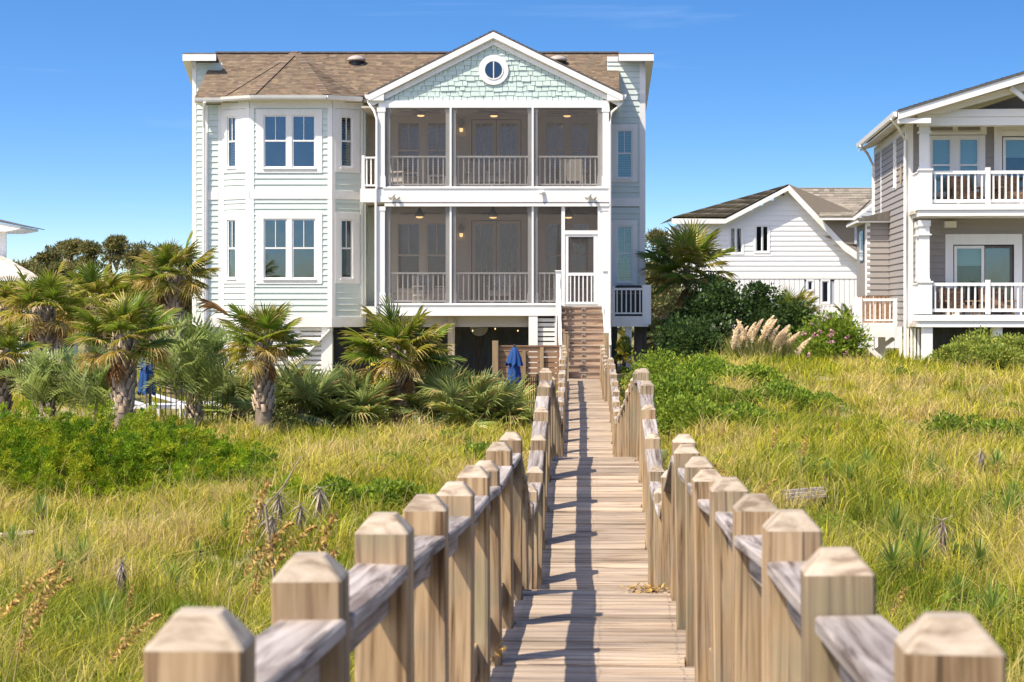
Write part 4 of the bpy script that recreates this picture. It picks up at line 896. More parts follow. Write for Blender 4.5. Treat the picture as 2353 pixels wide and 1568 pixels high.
# pool loungers
def lounger(x, d_, rz, label):
    X = px(x, d_); z = float(G(X, d_)); t = thing('pool_lounger', (X, d_, z), label, 'lounger', 'white pool loungers', rz); m4 = WM[t.name]
    def part(nm, mb, mat): mb.v = [tuple(m4 @ Vector(v)) for v in mb.v]; return mb.build(nm, mat, t)
    fr_ = MB(); fr_.box(-.31, -.26, -.9, .9, .3, .36).box(.26, .31, -.9, .9, .3, .36); part('frame', fr_, M['plastic'])
    for (a, b) in ((-.28, -.8), (.28, -.8), (-.28, .7), (.28, .7)): part('leg', MB().box(a - .03, a + .03, b - .03, b + .03, 0, .3), M['plastic'])
    for k in range(9): part('slat', MB().box(-.3, .3, -.88 + k * .12, -.79 + k * .12, .362, .385), M['plastic'])
    part('backrest', MB().prism([(-.3, .2, .37), (-.3, .2, .41), (-.3, .87, .60), (-.3, .88, .56)], (.6, 0, 0)), M['plastic'])
for (x, d_, rz) in ((345, 50.5, 1.57), (425, 51.0, 1.6), (890, 50.5, 1.55), (1120, 51.0, 1.5)): lounger(x, d_, rz, 'white slatted pool lounger half hidden behind the fence and low palms')
# white pierced chair near the short palm
cx_ = P(975, 870, 50.5); zg = float(G(cx_.x, 50.5)); t = thing('garden_chair', (cx_.x, 50.5, zg), 'white pierced metal garden chair with round back between the short palm and low fan palm', 'chair')
m = MB(); seg = 22
m.tube([(cx_.x + .28 * math.cos(math.pi * k / 14), 50.7, zg + .62 + .30 * math.sin(math.pi * k / 14)) for k in range(15)], .02, 6); m.build('back_frame', M['plastic'], t)
for k in range(9):
    f = -1 + 2 * k / 8; hh = .28 * math.sqrt(max(0, 1 - f * f)); MB().tube([(cx_.x + .26 * f, 50.7, zg + .45), (cx_.x + .26 * f, 50.7, zg + .62 + hh)], .009, 5).build('back_rod', M['plastic'], t)
MB().lathe((cx_.x, 50.5, zg + .43), [(.27, 0), (.28, .015), (.27, .03)], 20).build('seat', M['plastic'], t)
for (a, b) in ((-.2, -.18), (.2, -.18), (-.2, .2), (.2, .2)): MB().tube([(cx_.x + a, 50.5 + b, zg + .44), (cx_.x + a * 1.2, 50.5 + b * 1.2, zg)], .014, 6).build('leg', M['plastic'], t)
# pool terrace (hidden mostly by the palms)
# white column seen through the palms at the left
c = P(60, 760, 64); zg = float(G(c.x, 64)); t = thing('white_pillar', (c.x, 64, zg), 'white square pillar with stepped capital behind the palms', 'pillar')
MB().box(c.x - .10, c.x + .10, 63.9, 64.1, zg - .2, c.z).build('shaft', W_, t); MB().box(c.x - .16, c.x + .16, 63.84, 64.16, c.z - .35, c.z - .28).build('collar', W_, t); MB().box(c.x - .15, c.x + .15, 63.85, 64.15, c.z + .001, c.z + .06).build('cap', W_, t)
# ------------------------------------------------------------------ taupe house on the right
yaw = R(4.4); FH = Fr(11.3, 58.5, math.cos(yaw), -math.sin(yaw)); W_ = M['white']
hz0 = E - 1.6
th = thing('taupe_house', (15.5, 60, hz0), 'taupe lap sided beach house with white double decker porch and shallow gable', 'house')
def uh(x, n):
    u = 0.0
    for _ in range(20):
        q = FH.p(u, n, 0); u += ((x - CX) * q[1] / F - q[0]) / FH.u[0]
    return u
def zh(y, n, u=0.0): return pz(y, FH.p(u, n, 0)[1])
N1 = 1.6; u0 = uh(2103, N1); u1 = uh(2142, N1); UW = 9.4
for (yt, yb, yc0, yc1, band) in ((388, 470, 270, 397, (469, 497)), (646, 722, 506, 647, (724, 752))):
    zt, zb_ = zh(yt, N1), zh(yb, N1); b1, b0 = zh(band[0], N1), zh(band[1], N1)
    bx('pedestal', FH, u1 - .34, u1, N1 - .36, N1, zb_, zt - .05, W_, th); bx('pedestal_cap', FH, u1 - .37, u1 + .03, N1 - .39, N1 + .03, zt - .049, zt, W_, th)
    bx('half_wall', FH, u1 - .34, u1 - .06, 0.0, N1 - .365, zb_, zt - .09, W_, th); bx('half_wall_cap', FH, u1 - .37, u1 - .03, 0, N1 - .4, zt - .089, zt - .05, W_, th)
    for (n_, du) in ((N1 - .3, 0.0),) + (((N1 - 1.1, 0.0),) if yt > 500 else ()):
        ca, cb = u1 - .31 + du, u1 - .05 + du; zc0, zc1 = zt + .001, zh(yc0, N1)
        cc = MB().fbox(FH, ca, cb, n_ - .13, n_ + .13, zc0, zc1).build('column', W_, th)
        bx('column_collar', FH, ca - .05, cb + .05, n_ - .18, n_ + .18, zc1 - .42, zc1 - .38, W_, cc); bx('column_capital', FH, ca - .03, cb + .03, n_ - .16, n_ + .16, zc1 - .17, zc1, W_, cc); bx('column_foot', FH, ca - .02, cb + .02, n_ - .15, n_ + .15, zc0, zc0 + .06, W_, cc)
    pu = uh(2271, N1)
    for (a, b) in ((u1, pu - .07), (pu + .07, pu + 1.75), (pu + 1.89, pu + 3.6)):
        railing(FH, a, b, zh(393, N1) if yt < 500 else zh(650, N1), zh(466, N1) if yt < 500 else zh(717, N1), N1 - .1, th, pitch=.175, bw=.05, top=(.1, .09), bot=(.06, .09), mids=[(a + b) / 2])
    for a in (pu, pu + 1.82, pu + 3.67): MB().fbox(FH, a - .065, a + .065, N1 - .165, N1 - .035, zb_, zt + .03).build('newel', W_, th)
    bx('deck_band', FH, u1 - .36, UW, -.0, N1 + .02, b0, b0 + (b1 - b0) * .48, W_, th); bx('deck_band', FH, u1 - .40, UW, -.0, N1 + .06, b0 + (b1 - b0) * .5, b1, W_, th)
# upper beam, gable, rake and roof
bx('porch_beam', FH, u1 - .36, UW, N1 - .5, N1 - .05, zh(289, N1), zh(270, N1), W_, th); bx('porch_beam', FH, u1 - .36, UW, N1 - .5, N1 - .02, zh(269.5, N1), zh(252, N1), W_, th)
NR = N1 + .6; ue = uh(2064, NR); ze = zh(257.6, NR); us = uh(2352, NR); zs_ = zh(170, NR, us); slp = (zs_ - ze) / (us - ue); upk = 4.9; zpk = ze + slp * (upk - ue)
def hp(u, n, z): return Vector(FH.p(u, n, z))
for (ua, ub, za, zb_) in ((ue, upk, ze, zpk), (2 * upk - ue, upk, ze, zpk)):
    m = MB(); off = hp(0, 0, 0) - hp(0, .06, 0); m.prism([hp(ua, NR, za), hp(ub, NR, zb_), hp(ub, NR, zb_ - .24), hp(ua, NR, za - .2)], off); m.build('rake_board', W_, th)
    off = hp(0, -11.8, 0) - hp(0, 0, 0); m = MB(); m.prism([hp(ua, NR + .03, za + .01), hp(ub, NR + .03, zb_ + .01), hp(ub, NR + .03, zb_ + .06), hp(ua, NR + .03, za + .05)], off); rf = m.build('roof', M['bronze'], th)
    m = MB(); m.prism([hp(ua, NR - .062, za - .19), hp(ub, NR - .062, zb_ - .19), hp(ub, NR - .062, zb_ - .15), hp(ua, NR - .062, za - .15)], off); m.build('soffit', M['soffit'], th)
    if ua < ub:
        a = hp(ua, NR + .03, za + .06); shingles('roof_shingles', [(0, 0), (11.8, 0), (11.8, (hp(ub, 0, zb_) - hp(ua, 0, za)).length), (0, (hp(ub, 0, zb_) - hp(ua, 0, za)).length)], a, off, hp(ub, 0, zb_) - hp(ua, 0, za), rf, GREYB, seed=77)
m = MB(); m.prism([hp(u1 - .35, .02, zh(289, N1)), hp(2 * upk - u1 + .35, .02, zh(289, N1)), hp(upk, .02, zpk - .4)], hp(0, -.05, 0) - hp(0, 0, 0)); m.build('gable_wall', M['taupe'], th)
m = MB(); m.prism([hp(ue + .5, N1 + .2, ze - .02), hp(upk, N1 + .2, zpk - .3), hp(upk, N1 + .2, zpk - .5), hp(ue + 1.2, N1 + .2, ze - .02)], hp(0, -.08, 0) - hp(0, 0, 0)); m.build('gable_frieze', M['soffit'], th)
m = MB(); a = hp(uh(2318, N1), N1 + .3, zh(207, N1)); b = hp(uh(2375, N1), N1 + .3, zh(250, N1)); m.beam(a, b, .12, .14, (0, 1, 0)); m.build('gable_brace', W_, th)
gut = MB(); off = hp(0, -11.3, 0) - hp(0, 0, 0)
gut.prism([hp(ue - .02, NR - .1, ze + .02), hp(ue - .13, NR - .1, ze + .02), hp(ue - .10, NR - .1, ze - .1), hp(ue - .02, NR - .1, ze - .12)], off); gut.build('gutter', W_, th)
bx('eave_return', FH, ue, u1 - .1, NR - .3, NR - .065, ze - .30, ze - .16, W_, th)
# walls
hol = []
h1, _ = window(FH, [(uh(2140, 0), uh(2186, 0)), (uh(2203, 0), uh(2249, 0))], zh(395 + 50, 0), zh(319, 0), th, M['glass_teal'], cas=(.16, .18, .08, .1), muntin=0, shut=dict(tilt=-1.2, pitch=.06)); hol.append(h1)
h1, _ = window(FH, [(uh(2138, 0), uh(2189, 0)), (uh(2201, 0), uh(2252, 0))], zh(304, 0), zh(286, 0), th, M['glass_dark'], cas=(.16, .18, .06, .085), muntin=0, meet=False, name='transom_window'); hol.append(h1)
def slider(ya, yb, xs_, nm='sliding_door'):
    a, b = uh(xs_[0], 0), uh(xs_[1], 0); z0, z1 = zh(yb, 0), zh(ya, 0); m = MB(); frame4(m, FH, a, b, z0, z1, .22, .22, .3, .04, -.03, .05); o = m.build(nm, W_, th); mid = (a + b) / 2
    sash(FH, a + .03, mid + .02, z0, z1 - .03, o, M['glass_teal'], 0, False, w=.08); sash(FH, mid - .02, b - .03, z0, z1 - .03, o, M['glass_blue'], 0, False, w=.07, white=M['bronze'], nd_=-.06)
    bx('roller_blind', FH, a + .1, mid - .03, -.16, -.15, z1 - .6, z1 - .05, M['soffit'], o); hol.append((a - .22, b + .22, z0 - .04, z1 + .3))
slider(563, 722, (2190, 2330)); slider(315, 468, (2302, 2430))
h1, _ = window(FH, [(uh(2302, 0), uh(2360, 0)), (uh(2372, 0), uh(2430, 0))], zh(303, 0), zh(286, 0), th, M['glass_dark'], cas=(.12, .12, .06, .08), muntin=0, meet=False, name='transom_window'); hol.append(h1)
zlo, zhi = zh(752, 0), zh(262, 0); uw0 = .0
siding(FH, .17, UW, zlo, zhi, M['taupe'], th, hol); bx('corner_board', FH, 0, .17, -.04, .034, zlo, zhi, W_, th)
m = MB(); m.fbox(FH, .1, UW, -.75, -.7, zlo, zhi); m.build('dark_backing', M['dim'], th)
for z in (zh(752, 0), zh(497, 0), zh(284, 0)): m = MB(); m.fbox(FH, .05, UW, .03, N1 - .55, z + .02, z + .12); m.build('porch_floor', M['beige'], th)
L_ = 9.2; far = FH.p(0, -L_, 0); FHs = Fr(far[0], far[1], FH.n[0], FH.n[1])
sw = []
h1, _ = window(FHs, [(6.05, 6.5)], pz(488 - 5, 61.5) - .3 + 1.0, pz(330, 61.5), th, M['glass_dark'], cas=(.12, .12, .1, .1)); sw.append(h1)
siding(FHs, .2, L_ - .2, zlo, ze - .12, M['taupe'], th, sw); bx('corner_board', FHs, 0, .2, -.04, .034, zlo, ze - .12, W_, th); bx('corner_board', FHs, L_ - .2, L_ - .001, -.04, .034, zlo, ze - .12, W_, th); bx('corner_board', FHs, 2.1, 2.3, -.04, .033, zlo, ze - .12, W_, th)
bx('frieze_board', FHs, .2, L_ - .2, -.04, .03, ze - .38, ze - .12, W_, th); m = MB(); m.fbox(FHs, 0, L_, -.5, -.45, zlo, ze - .2); m.build('dark_backing', M['dim'], th)
# fish plaque on the side wall
pq = MB(); pq.add([FHs.p(L_ - 1.3 + a, .04, pz(404, 60) + b) for a, b in ((-.35, 0), (-.1, .32), (.25, .35), (.32, .0), (.2, -.3), (-.1, -.25))], [(0, 1, 2, 3, 4, 5)]); pq.build('wall_plaque', M['pile'], th)
# downspouts
MB().tube([hp(ue - .08, NR - .9, ze - .1), hp(ue + .15, NR - 1.2, ze - .35), hp(-.06, .06, ze - .6), hp(-.06, .05, hz0)], .045, 8).build('downspout', W_, th)
q = FHs.p(.1, .06, 0); MB().tube([hp(ue - .08, -L_ + 1.2, ze - .12), hp(ue + .2, -L_ + .6, ze - .35), (q[0], q[1], ze - .7), (q[0], q[1], hz0)], .045, 8).build('downspout', W_, th)
# side bump-out with little roof
bo = MB().fbox(FHs, 1.2, 4.6, 0.03, .7, pz(680, 64), pz(512, 64)).build('bump_out', M['taupe'], th); m = MB(); m.prism([FHs.p(1.0, 1.0, pz(510, 64)), FHs.p(1.0, 1.0, pz(506, 64)), FHs.p(1.0, .02, pz(488, 64)), FHs.p(1.0, .02, pz(510, 64))], Vector(FHs.p(3.9, 0, 0)) - Vector(FHs.p(0, 0, 0))); m.build('bump_out_roof', M['bronze'], th)
qo = FHs.p(4.6, .7, 0); siding(Fr(qo[0], qo[1], FH.u[0], FH.u[1]), 0.0, .67, pz(680, 64), pz(514, 64), M['taupe'], th)
bx('bump_out_trim', FHs, 4.45, 4.62, .6, .74, pz(680, 64), pz(512, 64), W_, th); bx('bump_out_window', FHs, 2.4, 3.6, .705, .73, pz(600, 64), pz(530, 64), M['glass_dark'], th)
m = MB(); m.fbox(FHs, 1.0, 4.85, .02, 1.03, pz(515, 64), pz(510.5, 64)); m.build('bump_out_fascia', W_, th)
# side landing on braces
sl0 = 5.2; d_ = FHs.p(6.8, 1.2, 0)[1]; FLn = Fr(*FHs.p(6.8, 1.25, 0)[:2], FH.u[0], FH.u[1])
zt, zb_, zf = pz(690, d_), pz(738, d_), pz(743, d_)
bx('landing_band', FLn, .0, 1.22, -1.5, 0, pz(775, d_), zf, W_, th); railing(FLn, .22, 1.1, zt + .05, zb_, -.06, th, pitch=.14, top=(.12, .08)); bx('landing_newel', FLn, -.08, .2, -.16, .03, pz(775, d_), pz(684, d_), W_, th); bx('landing_newel', FLn, 1.12, 1.24, -.12, .03, pz(775, d_), pz(686, d_), W_, th)
for k in range(8): uu = .2 + k * .12; bx('back_board', FLn, uu, uu + .1, -1.4, -1.36, zf, pz(680, d_), M['brownwood'], th)
m = MB(); m.beam(Vector(FLn.p(.1, -.1, pz(778, d_))), Vector(FLn.p(1.15, -.1, hz0 - .3)), .14, .16, (0, 1, 0)); m.build('landing_brace', W_, th)
m = MB(); m.beam(Vector(FLn.p(1.2, -.6, pz(778, d_))), Vector(FLn.p(.5, -.6, hz0 + .15)), .12, .12, (0, 1, 0)); m.build('landing_brace', M['soffit'], th); bx('landing_post', FLn, .75, .95, -.8, -.6, hz0 - .5, pz(775.5, d_), W_, th)
# posts and pickets below the porch
for (x, n_) in ((2130, N1 - .2), (2290, N1 - .3), (2440, N1 - .2)): u = uh(x, n_); bx('porch_post', FH, u - .14, u + .14, n_ - .14, n_ + .14, hz0 - .6, zh(752, N1) - .002, W_, th)
for k in range(5): uu = -.02 + k * .10; bx('skirt_picket', FH, uu, uu + .06, .06, .09, hz0 - .4, zh(755, 0), W_, th)
for k in range(5): uu = L_ - 1.6 + k * .12; bx('skirt_picket', FHs, uu, uu + .07, .02, .05, hz0 - .4, zlo, W_, th)
m = MB(); m.fbox(FH, .3, UW, -.4, -.36, hz0 - .5, zlo); m.build('foundation_wall', M['dim'], th)
lf = hp(uh(2182, 0), .12, zh(517, 0)); MB().box(lf.x - .16, lf.x + .16, lf.y - .1, lf.y + .1, lf.z - .09, lf.z + .09).build('ceiling_lamp', M['soffit'], th)
def deckchair(u, n, z, label):
    p = FH.p(u, n, z); return armchair('deck_chair', p, .2, label, 'brown deck chairs')
for (u, n, z) in ((uh(2200, .8), .8, zh(752, 0) + .125), (uh(2290, .8), .8, zh(752, 0) + .125), (uh(2215, .8), .8, zh(497, 0) + .125), (uh(2320, .8), .8, zh(497, 0) + .125)):
    lv = 'lower' if z < E else 'upper'; t = deckchair(u, n, z, 'dark brown armchair behind the %s porch railing of the taupe house' % lv)
    for c in t.children: c.data = c.data.copy(); c.data.materials[0] = M['brownwood']

# ------------------------------------------------------------------ white house further back
dH = 88.0; wh_ = thing('white_house', (px(1800, dH), dH + 3, E - 2.3), 'white lap sided house with swooping grey brown roof behind the dark shrubs', 'house'); FWH = Fr(0, dH)
X = lambda x: px(x, dH)
Z = lambda y: pz(y, dH)
outline = [(1667, 508), (1812, 440), (1939.5, 572), (2007, 625), (2060, 655)]
def top(x): 
    if x < 1667: return 508
    return np.interp(x, [p[0] for p in outline], [p[1] for p in outline])
def slope_w(z):
    y = HY - (z - E) * F / dH
    if y >= 508: a = 1573
    else: a = 1667 + (508 - y) / (508 - 440) * 145
    if y < 572: b = 1812 + (y - 440) / (572 - 440) * 127.5
    else: b = 1939.5 + (y - 572) / (625 - 572) * 67.5
    return (X(a), X(min(b, 2060)))
hw = []
for (a, b, c, e, ya, yb) in ((1627, 1639, 1645, 1661, 569, 620),): pass
for grp, ya, yb in ((((1679, 1689), (1693, 1704)), 523, 582), (((1738, 1750), (1753, 1764)), 519, 579), (((1591, 1602), (1605, 1616)), 526, 582)):
    h1, o = window(FWH, [(X(a) - .03, X(b) + .03) for a, b in grp], Z(yb), Z(ya), wh_, M['glass_grey'], cas=(.07, .07, .07, .07), muntin=0, meet=False, white=M['wsiding'], hood=False); hw.append(h1)
siding(FWH, X(1573), X(2060), Z(634), Z(441), M['wsiding'], wh_, hw, pitch=.215, slope=slope_w)
bx('corner_board', FWH, X(1573) - .02, X(1573) + .12, -.05, .036, Z(800), Z(502), W_, wh_); bx('belt_board', FWH, X(1575), X(2060), -.05, .04, Z(641), Z(634), W_, wh_)
hw2 = []
for (a, b, ya, yb) in ((1857.5, 1866, 646, 668), (1890, 1902.5, 646, 696), (1999, 2012, 642, 676)):
    h1, o = window(FWH, [(X(a) - .03, X(b) + .03)], Z(yb), Z(ya), wh_, M['glass_grey'], cas=(.06, .06, .06, .06), muntin=0, meet=False, white=M['wsiding'], hood=False); hw2.append(h1)
x = X(1573)
bm_ = unit(M['wsiding'])
while x < X(2060):
    iv = [(Z(800), Z(641.5))]
    for h in hw2:
        if x + .2 > h[0] and x < h[1]: iv = [(Z(800), h[2]), (h[3], Z(641.5))]
    for (a, b) in iv: bx('batten_board', FWH, x, x + .20, -.02, .02, a, b, M['wsiding'], wh_)
    x += .215
m = MB(); m.box(X(1580), X(2060), dH + .6, dH + .65, Z(800), Z(520)); m.build('dark_backing', M['dim'], wh_); m = MB(); m.box(X(1575), X(2060), dH + .03, dH + .05, Z(800), Z(646)); m.build('backing_wall', M['gsiding'], wh_)
m = MB(); m.prism([(X(1573), dH + .05, Z(640)), (X(1573), dH + .05, Z(508)), (X(1573), dH + 9, Z(508)), (X(1573), dH + 9, Z(640))], (.04, 0, 0)); m.build('side_wall', M['wsiding'], wh_)
# rake boards: three runs
dF = dH - .45
rk = [P(1544, 501, dF), P(1667, 500, dF), P(1812, 424, dF), P(1940, 559, dF), P(2007, 606, dF), P(2075, 646, dF)]
for a, b in zip(rk, rk[1:]):
    m = MB(); th_ = Vector((0, 0, -.26 if a.z <= b.z + .1 else -.33)); m.prism([a, b, b + th_, a + th_], (0, .06, 0)); m.build('rake_board', W_, wh_)
    m = MB(); m.prism([a + Vector((0, .061, -.06)), b + Vector((0, .061, -.06)), b + Vector((0, .061, -.1)), a + Vector((0, .061, -.1))], (0, .4, 0)); m.build('rake_soffit', M['soffit'], wh_)
# roof planes
pk = P(1812, 423, dF); pr = P(2080, 428.5, dF + 0); 
hipb = P(1705, 455, dH + 7)
def plane(name, pts, seed):
    m = MB(); m.prism([Vector(p) for p in pts], (0, 0, -.06)); o = m.build(name, M['shbase'], wh_); a, b = Vector(pts[0]), Vector(pts[1]); u = (b - a).normalized(); n = (b - a).cross(Vector(pts[2]) - a).normalized(); v = n.cross(u); 
    uvs = [((Vector(p) - a).dot(u), (Vector(p) - a).dot(v)) for p in pts]; 
    if max(q[1] for q in uvs) < .1: v = -v; uvs = [(p[0], -p[1]) for p in uvs]
    shingles('roof_shingles', uvs, a + Vector((0, 0, .01)), u, v, o, GREYB, ex=.2, tab=.35, seed=seed); return o
e0 = Vector((X(1544), dF, Z(501) + .02)); 
plane('roof', [e0, Vector((px(1667, dF), dF, pz(500, dF))), Vector((px(1812, dF), dF, pz(424, dF))), Vector((px(1812, dF), dF + 7.0, pz(424, dF) + .0)), Vector((X(1560), dF + 7.0, Z(501) + .02))][:3], 51)
m = MB(); m.add([e0, P(1667, 499.5, dF), P(1812, 423.5, dF), P(1812, 423.5, dF) + Vector((0, 8, 0)), e0 + Vector((0, 8, 0))], [(0, 1, 2), (0, 2, 3, 4)]); m.build('roof_slope', M['shbase'], wh_)
# right hand slope falls towards us from the ridge that runs to the right
r0 = P(1812, 423, dF); yb_ = dF + 3.5
rr = Vector((px(2100, yb_), yb_, r0.z + .05)); rl = Vector((r0.x, yb_, r0.z + .05))
f1 = P(1940, 558, dF)
plane('roof', [P(1940, 558.5, dF + .02), Vector((px(2130, dF), dF + .02, f1.z)), rr, rl + Vector((.02, 0, 0)), r0], 52)
plane('roof', [P(2075, 645.5, dF + .02), Vector((px(2200, dF), dF + .02, pz(645.5, dF))), Vector((px(2200, dF), dF + 1.2, f1.z)), P(1940, 558.5, dF + .03)], 53)
# dormer
dd = dF + .3; a, b = px(1893, dd), px(1955, dd)
FD = Fr(0, dd)
siding(FD, px(1912, dd), px(1950, dd), pz(562, dd), pz(500, dd), M['wsiding'], wh_, pitch=.2); bx('corner_board', FD, px(1950, dd), px(1960, dd), -.04, .035, pz(562, dd), pz(500, dd), W_, wh_)
FD2 = Fr(0, dd - .3); hd, o = window(FD2, [(px(1984, dd), px(2004, dd))], pz(556, dd), pz(520, dd), wh_, M['glass_blue'], cas=(.06, .06, .06, .06), muntin=0, meet=False)
siding(FD2, px(1960.5, dd), px(2060, dd), pz(562, dd), pz(474, dd), M['gsiding'], wh_, [hd], pitch=.2, slope=lambda z: (px(1960.5 + max(0, (506 - (HY - (z - E) * F / dd))) * 1.2, dd), px(2060, dd)))
m = MB(); m.prism([P(1960, 500, dd - .7), P(2010, 463, dd - .7), P(2010, 470, dd - .7), P(1962, 508, dd - .7)], (0, .08, 0)); m.build('dormer_rake', W_, wh_); m = MB(); m.prism([P(1884, 497, dd - .65), P(1962, 497, dd - .65), P(1962, 506, dd - .65), P(1884, 506, dd - .65)], (0, .06, 0)); m.build('dormer_fascia', W_, wh_)
plane('dormer_roof', [P(1882, 497, dd - .66), P(1962, 497, dd - .66), Vector((px(2012, dd), dd + 1.2, pz(455, dd))), Vector((px(1905, dd), dd + 1.2, pz(453, dd)))], 54)
# deck rail in front of the white house
dk = thing('white_deck_railing', (px(1920, 82), 82, E - 1.9), 'white picket deck railing in front of the white house', 'railing'); FK = Fr(0, 82.0)
railing(FK, px(1800, 82), px(2060, 82), pz(700, 82), pz(742, 82), 0, dk, pitch=.16, bw=.06, bot=(.05, .1)); bx('deck_edge', FK, px(1800, 82), px(2060, 82), -.2, .0, pz(755, 82), pz(744, 82), W_, dk)
for x in (1860, 1928, 2000): bx('post', FK, px(x, 82) - .07, px(x, 82) + .07, .031, .11, E - 2.6, pz(697, 82), W_, dk)

# ------------------------------------------------------------------ sliver of another white house at the far left
dL = 80.0; lh = thing('white_cottage', (px(-60, dL), dL + 3, E - 2.5), 'white house corner with pale shingle lower roof at the edge behind the palms', 'house'); FLh = Fr(0, dL)
siding(FLh, px(-260, dL), px(14, dL), pz(600, dL), pz(524, dL), M['wsiding'], lh, pitch=.2); bx('corner_board', FLh, px(8, dL), px(14.5, dL), -.05, .036, pz(612, dL), pz(524, dL), W_, lh)
m = MB(); m.prism([P(47, 521, dL - .5), P(47, 526, dL - .5), P(14, 532, dL - .5), P(-300, 532, dL - .5), P(-300, 500, dL - .5), P(0, 513, dL - .5)], (0, 3, 0)); m.build('upper_eave', W_, lh)
m = MB(); m.prism([P(48, 520, dL - .55), P(0, 511, dL - .55), P(-60, 496, dL - .55), P(-60, 494, dL - .55), P(0, 508, dL - .55), P(49, 518.5, dL - .55)], (0, 4, 0)); m.build('upper_roof', M['bronze'], lh)
PALE = [(.46, .41, .34), (.42, .37, .31), (.50, .45, .38), (.38, .34, .29)]
a, b, c, e = P(97, 640, dL - 3), P(-260, 640, dL - 3), P(-260, 575, dL), P(0, 586, dL)
m = MB(); m.prism([a, b, c, e], (0, 0, -.08)); lr = m.build('lower_roof', M['soffit'], lh)
uu = (a - b).normalized(); w = e - b; vdir = w - uu * w.dot(uu); shingles('roof_shingles', [(0, 0), ((a - b).length, 0), (w.dot(uu), vdir.length), (0, vdir.length)], b + Vector((0, 0, .01)), uu, vdir, lr, PALE, ex=.2, tab=.35, seed=61)
m = MB(); m.box(px(-260, dL), px(92, dL - 3), dL - 3.05, dL - 3, pz(646, dL - 3), pz(640.5, dL - 3)); m.build('lower_fascia', W_, lh); m = MB(); m.box(px(-260, dL), px(70, dL - 2.5), dL - 2.5, dL + 6, E - 2.7, pz(646, dL - 3)); m.build('lower_wall', M['wsiding'], lh)
# ------------------------------------------------------------------ vegetation kit
def col_mix(a, b, t): return np.asarray(a) * (1 - t) + np.asarray(b) * t
def fanleaf(seed, pet=.55, rad=.62, nseg=26, spread=118, droop=.25, green=(.075, .115, .022), tip=(.36, .24, .09), pcol=(.20, .21, .05), tipamt=.6, fold=.55, collapse=0.0):
    """costapalmate fan: petiole along +Y, blade of folded segments"""
    rg = np.random.default_rng(seed); V, T, C = [], [], []
    green = np.array(green); tip = np.array(tip)
    w = .013; pts = [(0, pet * i / 4, -.06 * (i / 4) ** 2 * droop) for i in range(5)]
    for (x, y, z) in pts: V += [(-w, y, z), (w, y, z), (0, y, z - .012)]; C += [pcol] * 3
    for i in range(4):
        a = i * 3; b = a + 3
        T += [(a, a + 1, b + 1), (a, b + 1, b), (a + 1, a + 2, b + 2), (a + 1, b + 2, b + 1), (a + 2, a, b), (a + 2, b, b + 2)]
    hz = pts[-1][2]
    for k in range(nseg):
        f = -1 + 2 * k / (nseg - 1); ang = R(spread) * f * (1 - collapse); L = rad * (1 - .22 * abs(f) ** 2) * rg.uniform(.88, 1.08)
        costa = .16 * (1 - abs(f)); oy = pet + costa
        dx, dy = math.sin(ang), math.cos(ang); sx, sy = dy, -dx
        dr = droop * rg.uniform(.3, 2.0); up = fold * rg.uniform(.5, 1.0) * .12
        n = 4; b0 = len(V); br = rg.random(); dry_ = rg.random() < .04 + .10 * tipamt; tan_ = np.array((.34, .25, .11)); vf = rg.uniform(.009, .018); tw = rg.uniform(-.4, 1.6) 
        for i in range(n + 1):
            t = i / n; ww = .0155 * (math.sin(math.pi * min(1, .22 + t * .78)) + .08) * (1.15 if i < 3 else .8)
            zz = hz - .05 * costa - dr * L * (t ** 2.3) * .6 + up * math.sin(math.pi * t) * .5; bend = 1 - .25 * dr * t * t
            x = dx * L * t * bend; y = oy + dy * L * t * bend
            cc = col_mix((tan_ if dry_ else green) * rg.uniform(.75, 1.3), tip, min(1, max(0, (t - .45 - .3 * br) * 1.8)) * tipamt * (.4 + br))
            if i == n: V += [(x, y, zz)]; C += [cc]
            else:
                V += [(x - sx * ww, y - sy * ww, zz + vf), (x, y, zz - vf), (x + sx * ww, y + sy * ww, zz + vf * tw)]; C += [cc, cc * .85, cc]
        for i in range(n - 1):
            a = b0 + 3 * i; b = a + 3; T += [(a, a + 1, b + 1), (a, b + 1, b), (a + 1, a + 2, b + 2), (a + 1, b + 2, b + 1)]
        a = b0 + 3 * (n - 1); T += [(a, a + 1, a + 3), (a + 1, a + 2, a + 3)]
    return np.array(V), np.array(T), np.clip(np.array(C), 0, 1)
GRN = [npmesh('frond', *fanleaf(100 + i, droop=(.08, .2, .32, .5, .15, .4)[i], tipamt=(.4, .55, .7, 1.0, .6, .85)[i], green=((.14, .175, .014), (.11, .155, .016), (.16, .18, .016), (.19, .18, .022), (.10, .15, .014), (.17, .175, .018))[i]), M['leaf']) for i in range(6)]
YEL = [npmesh('frond', *fanleaf(140 + i, droop=.75, tipamt=1.3, green=(.22, .165, .03), tip=(.42, .27, .10), pcol=(.25, .2, .08)), M['leaf']) for i in range(3)]
DEAD = [npmesh('dead_frond', *fanleaf(160 + i, droop=.9, collapse=(.55, .7, .8)[i], tipamt=1, green=(.24, .135, .06), tip=(.36, .24, .13), pcol=(.22, .14, .08)), M['dry']) for i in range(3)]
BLU = [npmesh('frond', *fanleaf(180 + i, pet=.5, rad=.66, nseg=24, spread=100, droop=(.15, .3, .5, .2)[i], tipamt=.35, green=((.19, .225, .075), (.16, .195, .065), (.22, .245, .08), (.19, .225, .055))[i], tip=(.27, .25, .10)), M['leaf']) for i in range(4)]
